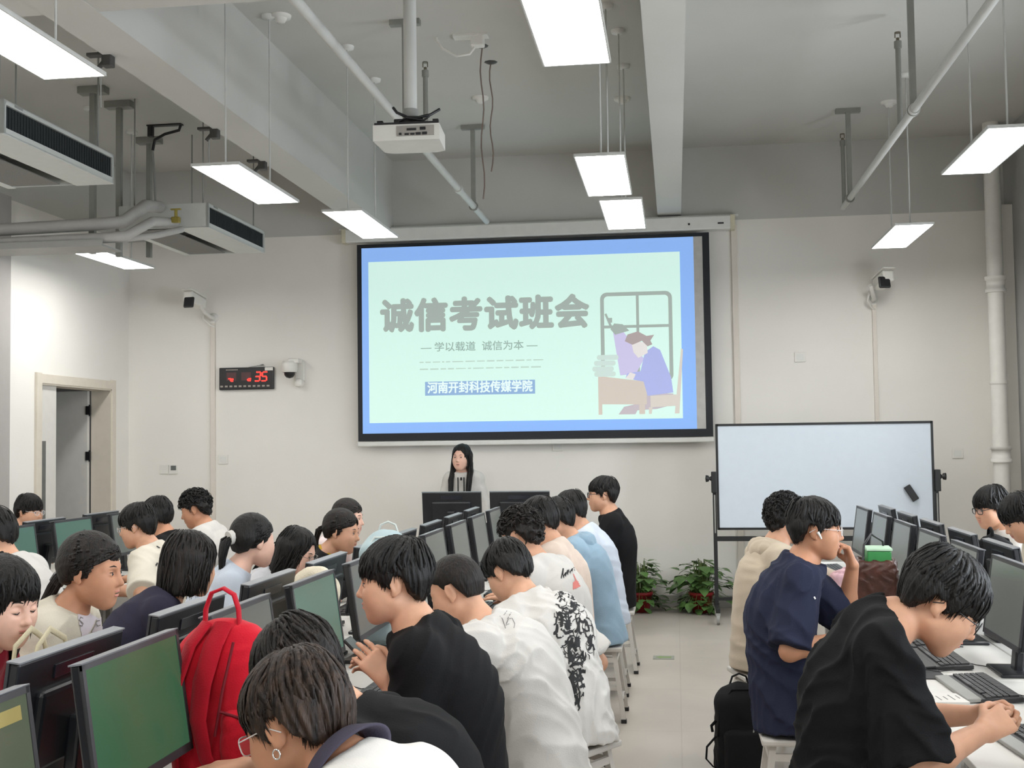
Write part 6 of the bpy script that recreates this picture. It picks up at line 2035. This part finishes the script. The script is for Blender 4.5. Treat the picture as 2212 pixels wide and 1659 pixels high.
# ---------------------------------------------------------------- prints on shirts, laid on the cloth
def caster(info):
    root = info['root']
    so = [o for o in root.children if o.data and o.name.split('.')[0] in ('shirt', 'jacket', 'polo_shirt', 'blouse')][0]
    bv = BVHTree.FromPolygons([v.co.copy() for v in so.data.vertices], [tuple(p.vertices) for p in so.data.polygons])
    bpy.context.view_layer.update()
    inv = Matrix.Translation(root.location) @ Euler(root.rotation_euler).to_matrix().to_4x4()
    inv = inv.inverted()
    o = inv @ CAM

    def hit(px, py):
        d = (inv.to_3x3() @ ray(px, py)).normalized()
        loc, n, i, dist = bv.ray_cast(o, d)
        return (loc + n * 0.0018, n) if loc is not None else None
    return hit


def ribbon(b, hit, pts, wid):
    """A flat stroke through image points, wid in metres (one number or one per point)."""
    P = []
    for i in range(len(pts) - 1):
        (x0, y0), (x1, y1) = pts[i], pts[i + 1]
        n = max(1, int(math.hypot(x1 - x0, y1 - y0) / 5))
        for k in range(n + (i == len(pts) - 2)):
            h_ = hit(x0 + (x1 - x0) * k / n, y0 + (y1 - y0) * k / n)
            if h_:
                P.append(h_)
    if len(P) < 2:
        return
    vs, fs = [], []
    m = len(P)
    for i, (p, n) in enumerate(P):
        d = P[min(i + 1, m - 1)][0] - P[max(i - 1, 0)][0]
        s = n.cross(d)
        s = s.normalized() if s.length > 1e-9 else Vector((0, 0, 1))
        w_ = wid * (0.5 + 0.5 * math.sin(math.pi * (i + 0.6) / (m + 0.2)))
        vs += [p + s * w_, p - s * w_]
    for i in range(m - 1):
        if (P[i + 1][0] - P[i][0]).length < 0.06:
            fs.append((2 * i, 2 * i + 1, 2 * i + 3, 2 * i + 2))
    b.raw(vs, fs, True)


def patch(b, hit, poly, step=3.0):
    xs, ys = [p[0] for p in poly], [p[1] for p in poly]
    def inside(x, y):
        c = False
        for i in range(len(poly)):
            (x0, y0), (x1, y1) = poly[i], poly[i - 1]
            if (y0 > y) != (y1 > y) and x < (x1 - x0) * (y - y0) / (y1 - y0) + x0:
                c = not c
        return c
    V_, F = {}, []
    nx, ny = int((max(xs) - min(xs)) / step) + 1, int((max(ys) - min(ys)) / step) + 1
    vs = []
    for j in range(ny + 1):
        for i in range(nx + 1):
            x, y = min(xs) + i * step, min(ys) + j * step
            if inside(x, y):
                h_ = hit(x, y)
                if h_:
                    V_[(i, j)] = len(vs)
                    vs.append(h_[0])
    for (i, j) in V_:
        q = [(i, j), (i + 1, j), (i + 1, j + 1), (i, j + 1)]
        if all(k in V_ for k in q):
            f = [V_[k] for k in q]
            if max((vs[f[a]] - vs[f[0]]).length for a in range(4)) < 0.05:
                F.append(f)
    b.raw(vs, F, True)
INKB = mat('ink_black', (0.016, 0.016, 0.017), 0.8)
INKG = mat('ink_grey', s2l(120, 116, 114), 0.8)
hit = caster(p17)
rnd = random.Random(17)
b = MB()
band = [(1265, 1202, 1226), (1300, 1200, 1256), (1340, 1200, 1272), (1380, 1208, 1282), (1420, 1214, 1266), (1460, 1220, 1256), (1490, 1220, 1258), (1506, 1226, 1256)]
bl = lambda y: (np.interp(y, [q[0] for q in band], [q[1] for q in band]), np.interp(y, [q[0] for q in band], [q[2] for q in band]))
for i in range(150):
    y = rnd.uniform(1265, 1506)
    l_, r_ = bl(y)
    x = rnd.uniform(l_, r_)
    a = rnd.uniform(0, 6.28)
    pts = [(x, y)]
    for k in range(rnd.randint(2, 5)):
        a += rnd.uniform(-1.0, 1.0)
        x, y = x + 6 * math.cos(a), y + 8 * math.sin(a)
        pts.append((min(max(x, l_ - 4), r_ + 4), y))
    ribbon(b, hit, pts, rnd.choice((0.002, 0.003, 0.004, 0.007)))
for (x, y, rx, ry) in ((1237, 1300, 8, 14), (1235, 1485, 16, 18), (1226, 1350, 9, 14), (1246, 1385, 8, 16), (1232, 1420, 8, 16), (1274, 1385, 7, 16), (1214, 1282, 8, 12)):
    patch(b, hit, [(x + rx * rnd.uniform(0.7, 1.2) * math.cos(t), y + ry * rnd.uniform(0.7, 1.2) * math.sin(t)) for t in [k * 0.449 for k in range(14)]], 2.5)
b.build('ink_print', INKB, p17['root'])
hit = caster(p18)
b = MB()
x, y = 1212, 1250
for i in range(11):
    h1 = (22, 10, 12, 16, 9, 20, 26, 10, 12, 14, 9)[i]
    ribbon(b, hit, [(x, y), (x + 2.5, y - h1 * 0.6), (x + 4.5, y - h1), (x + 3.5, y - h1 * 0.4), (x + 5.5, y - 1)], 0.0032)
    x, y = x + 4.7, y - 3.2
b.build('script_print', INKB, p18['root'])
b = MB()
patch(b, hit, [(1235, 1258), (1244, 1250), (1251, 1258), (1256, 1268), (1246, 1272), (1236, 1275)], 2.0)
ribbon(b, hit, [(1238, 1240), (1243, 1252), (1246, 1270)], 0.006)
b.build('red_print', mat('ink_red', s2l(206, 120, 112), 0.8), p18['root'])
hit = caster(p16)
b = MB()
ribbon(b, hit, [(1079, 1331), (1085, 1337), (1092, 1358)], 0.0018)
ribbon(b, hit, [(1088, 1330), (1098, 1315), (1106, 1312), (1104, 1324), (1096, 1338), (1106, 1336), (1112, 1348), (1110, 1358)], 0.0018)
ribbon(b, hit, [(1098, 1338), (1092, 1352), (1100, 1348)], 0.0018)
b.build('scribble_print', INKG, p16['root'])
hit = caster(p4)
b = MB()
patch(b, hit, [(163, 1296), (176, 1308), (196, 1326), (214, 1334), (222, 1318), (236, 1345), (242, 1380), (176, 1380), (168, 1340)], 2.5)
b.build('inner_tee', mat('tee_lilac_white', s2l(206, 198, 204), 0.85), p4['root'])
b = MB()
for pts in ([(178, 1336), (173, 1334), (170, 1339), (174, 1343), (178, 1347), (176, 1352), (170, 1350)], [(214, 1340), (208, 1341), (206, 1347), (209, 1352), (215, 1350)]):
    ribbon(b, lambda x, y: (lambda h_: (h_[0] + h_[1] * 0.002, h_[1]) if h_ else None)(hit(x, y)), pts, 0.0022)
b.build('letter_print', INKG, p4['root'])
hit = caster(p5)
b = MB()
for pts in ([(338, 1180), (345, 1184)], [(350, 1200), (356, 1210)], [(344, 1214), (347, 1226)], [(336, 1222), (340, 1216)]):
    ribbon(b, hit, pts, 0.006)
b.build('small_print', INKB, p5['root'])
hit = caster(p25)
b = MB()
ribbon(b, hit, [(1758, 1289), (1761, 1294)], 0.004)
b.build('chest_mark', WHITE_P, p25['root'])
# folded collars
def flap_collar(i, material, r0=0.064, r1=0.098, rise=0.030, drop=0.028, name='collar_flap', gap=0.22):
    nd = i['H'] - i['nb']
    nd = nd / np.linalg.norm(nd)
    lat = i['lat']
    a1 = -np.cross(nd, lat)
    a1 /= np.linalg.norm(a1)
    vs, fs = [], []
    n = 40
    rows = [(r0 - 0.003, rise - 0.004), (r0, rise), (r0 + 0.012, rise - 0.002), (r1, -drop), (r1 + 0.002, -drop - 0.004), (r1 - 0.006, -drop - 0.003), (r0 + 0.004, rise - 0.012)]
    for k in range(n):
        t = gap + (2 * math.pi - 2 * gap) * k / (n - 1)
        for (r, z) in rows:
            zz = z - 0.014 * (1 + math.cos(t)) * 0.5 - (0.02 if abs(t - math.pi) > 2.6 and z < 0 else 0)
            vs.append(Vector(i['nb'] + a1 * math.cos(t) * r * 1.0 * (1 if True else 1) + lat * math.sin(t) * r * 1.06 + nd * zz))
    m_ = len(rows)
    for k in range(n - 1):
        for q in range(m_):
            q2 = (q + 1) % m_
            fs.append((k * m_ + q, k * m_ + q2, (k + 1) * m_ + q2, (k + 1) * m_ + q))
    fs.append(tuple(range(m_)))
    fs.append(tuple((n - 1) * m_ + q for q in range(m_ - 1, -1, -1)))
    b = MB()
    b.raw(vs, fs, True)
    return b.build(name, material, i['root'])
flap_collar(p14, DCOL, 0.066, 0.106, 0.048, -0.012)
flap_collar(p9, PALE, 0.060, 0.096, 0.026, 0.030)
flap_collar(p27, W_TEE, 0.064, 0.096)
flap_collar(p4, CREAM_J, 0.070, 0.115, 0.018, 0.030, gap=0.95)
t = thing('tote_bag', 'cream cloth bag with long straps in front of the woman in the cream jacket', 'bag', (-1.90, 3.42, 0.751))
TOTE = cloth('tote_cream', (200, 190, 160), bump=0.3)
soft('main_body', [RBox((0, 0, 0.14), (0.05, 0.14, 0.14), 0.035), wrinkle(0.010, 18, 21)], 0.008, TOTE, t)
for s in (1, -1):
    part('strap', TOTE, t, lambda b: b.tube([(s * 0.03, -0.11, 0.27), (s * 0.035, -0.08, 0.37), (s * 0.03, 0.0, 0.41), (s * 0.035, 0.08, 0.37), (s * 0.03, 0.11, 0.27)], 0.011, 8, flat=0.4))
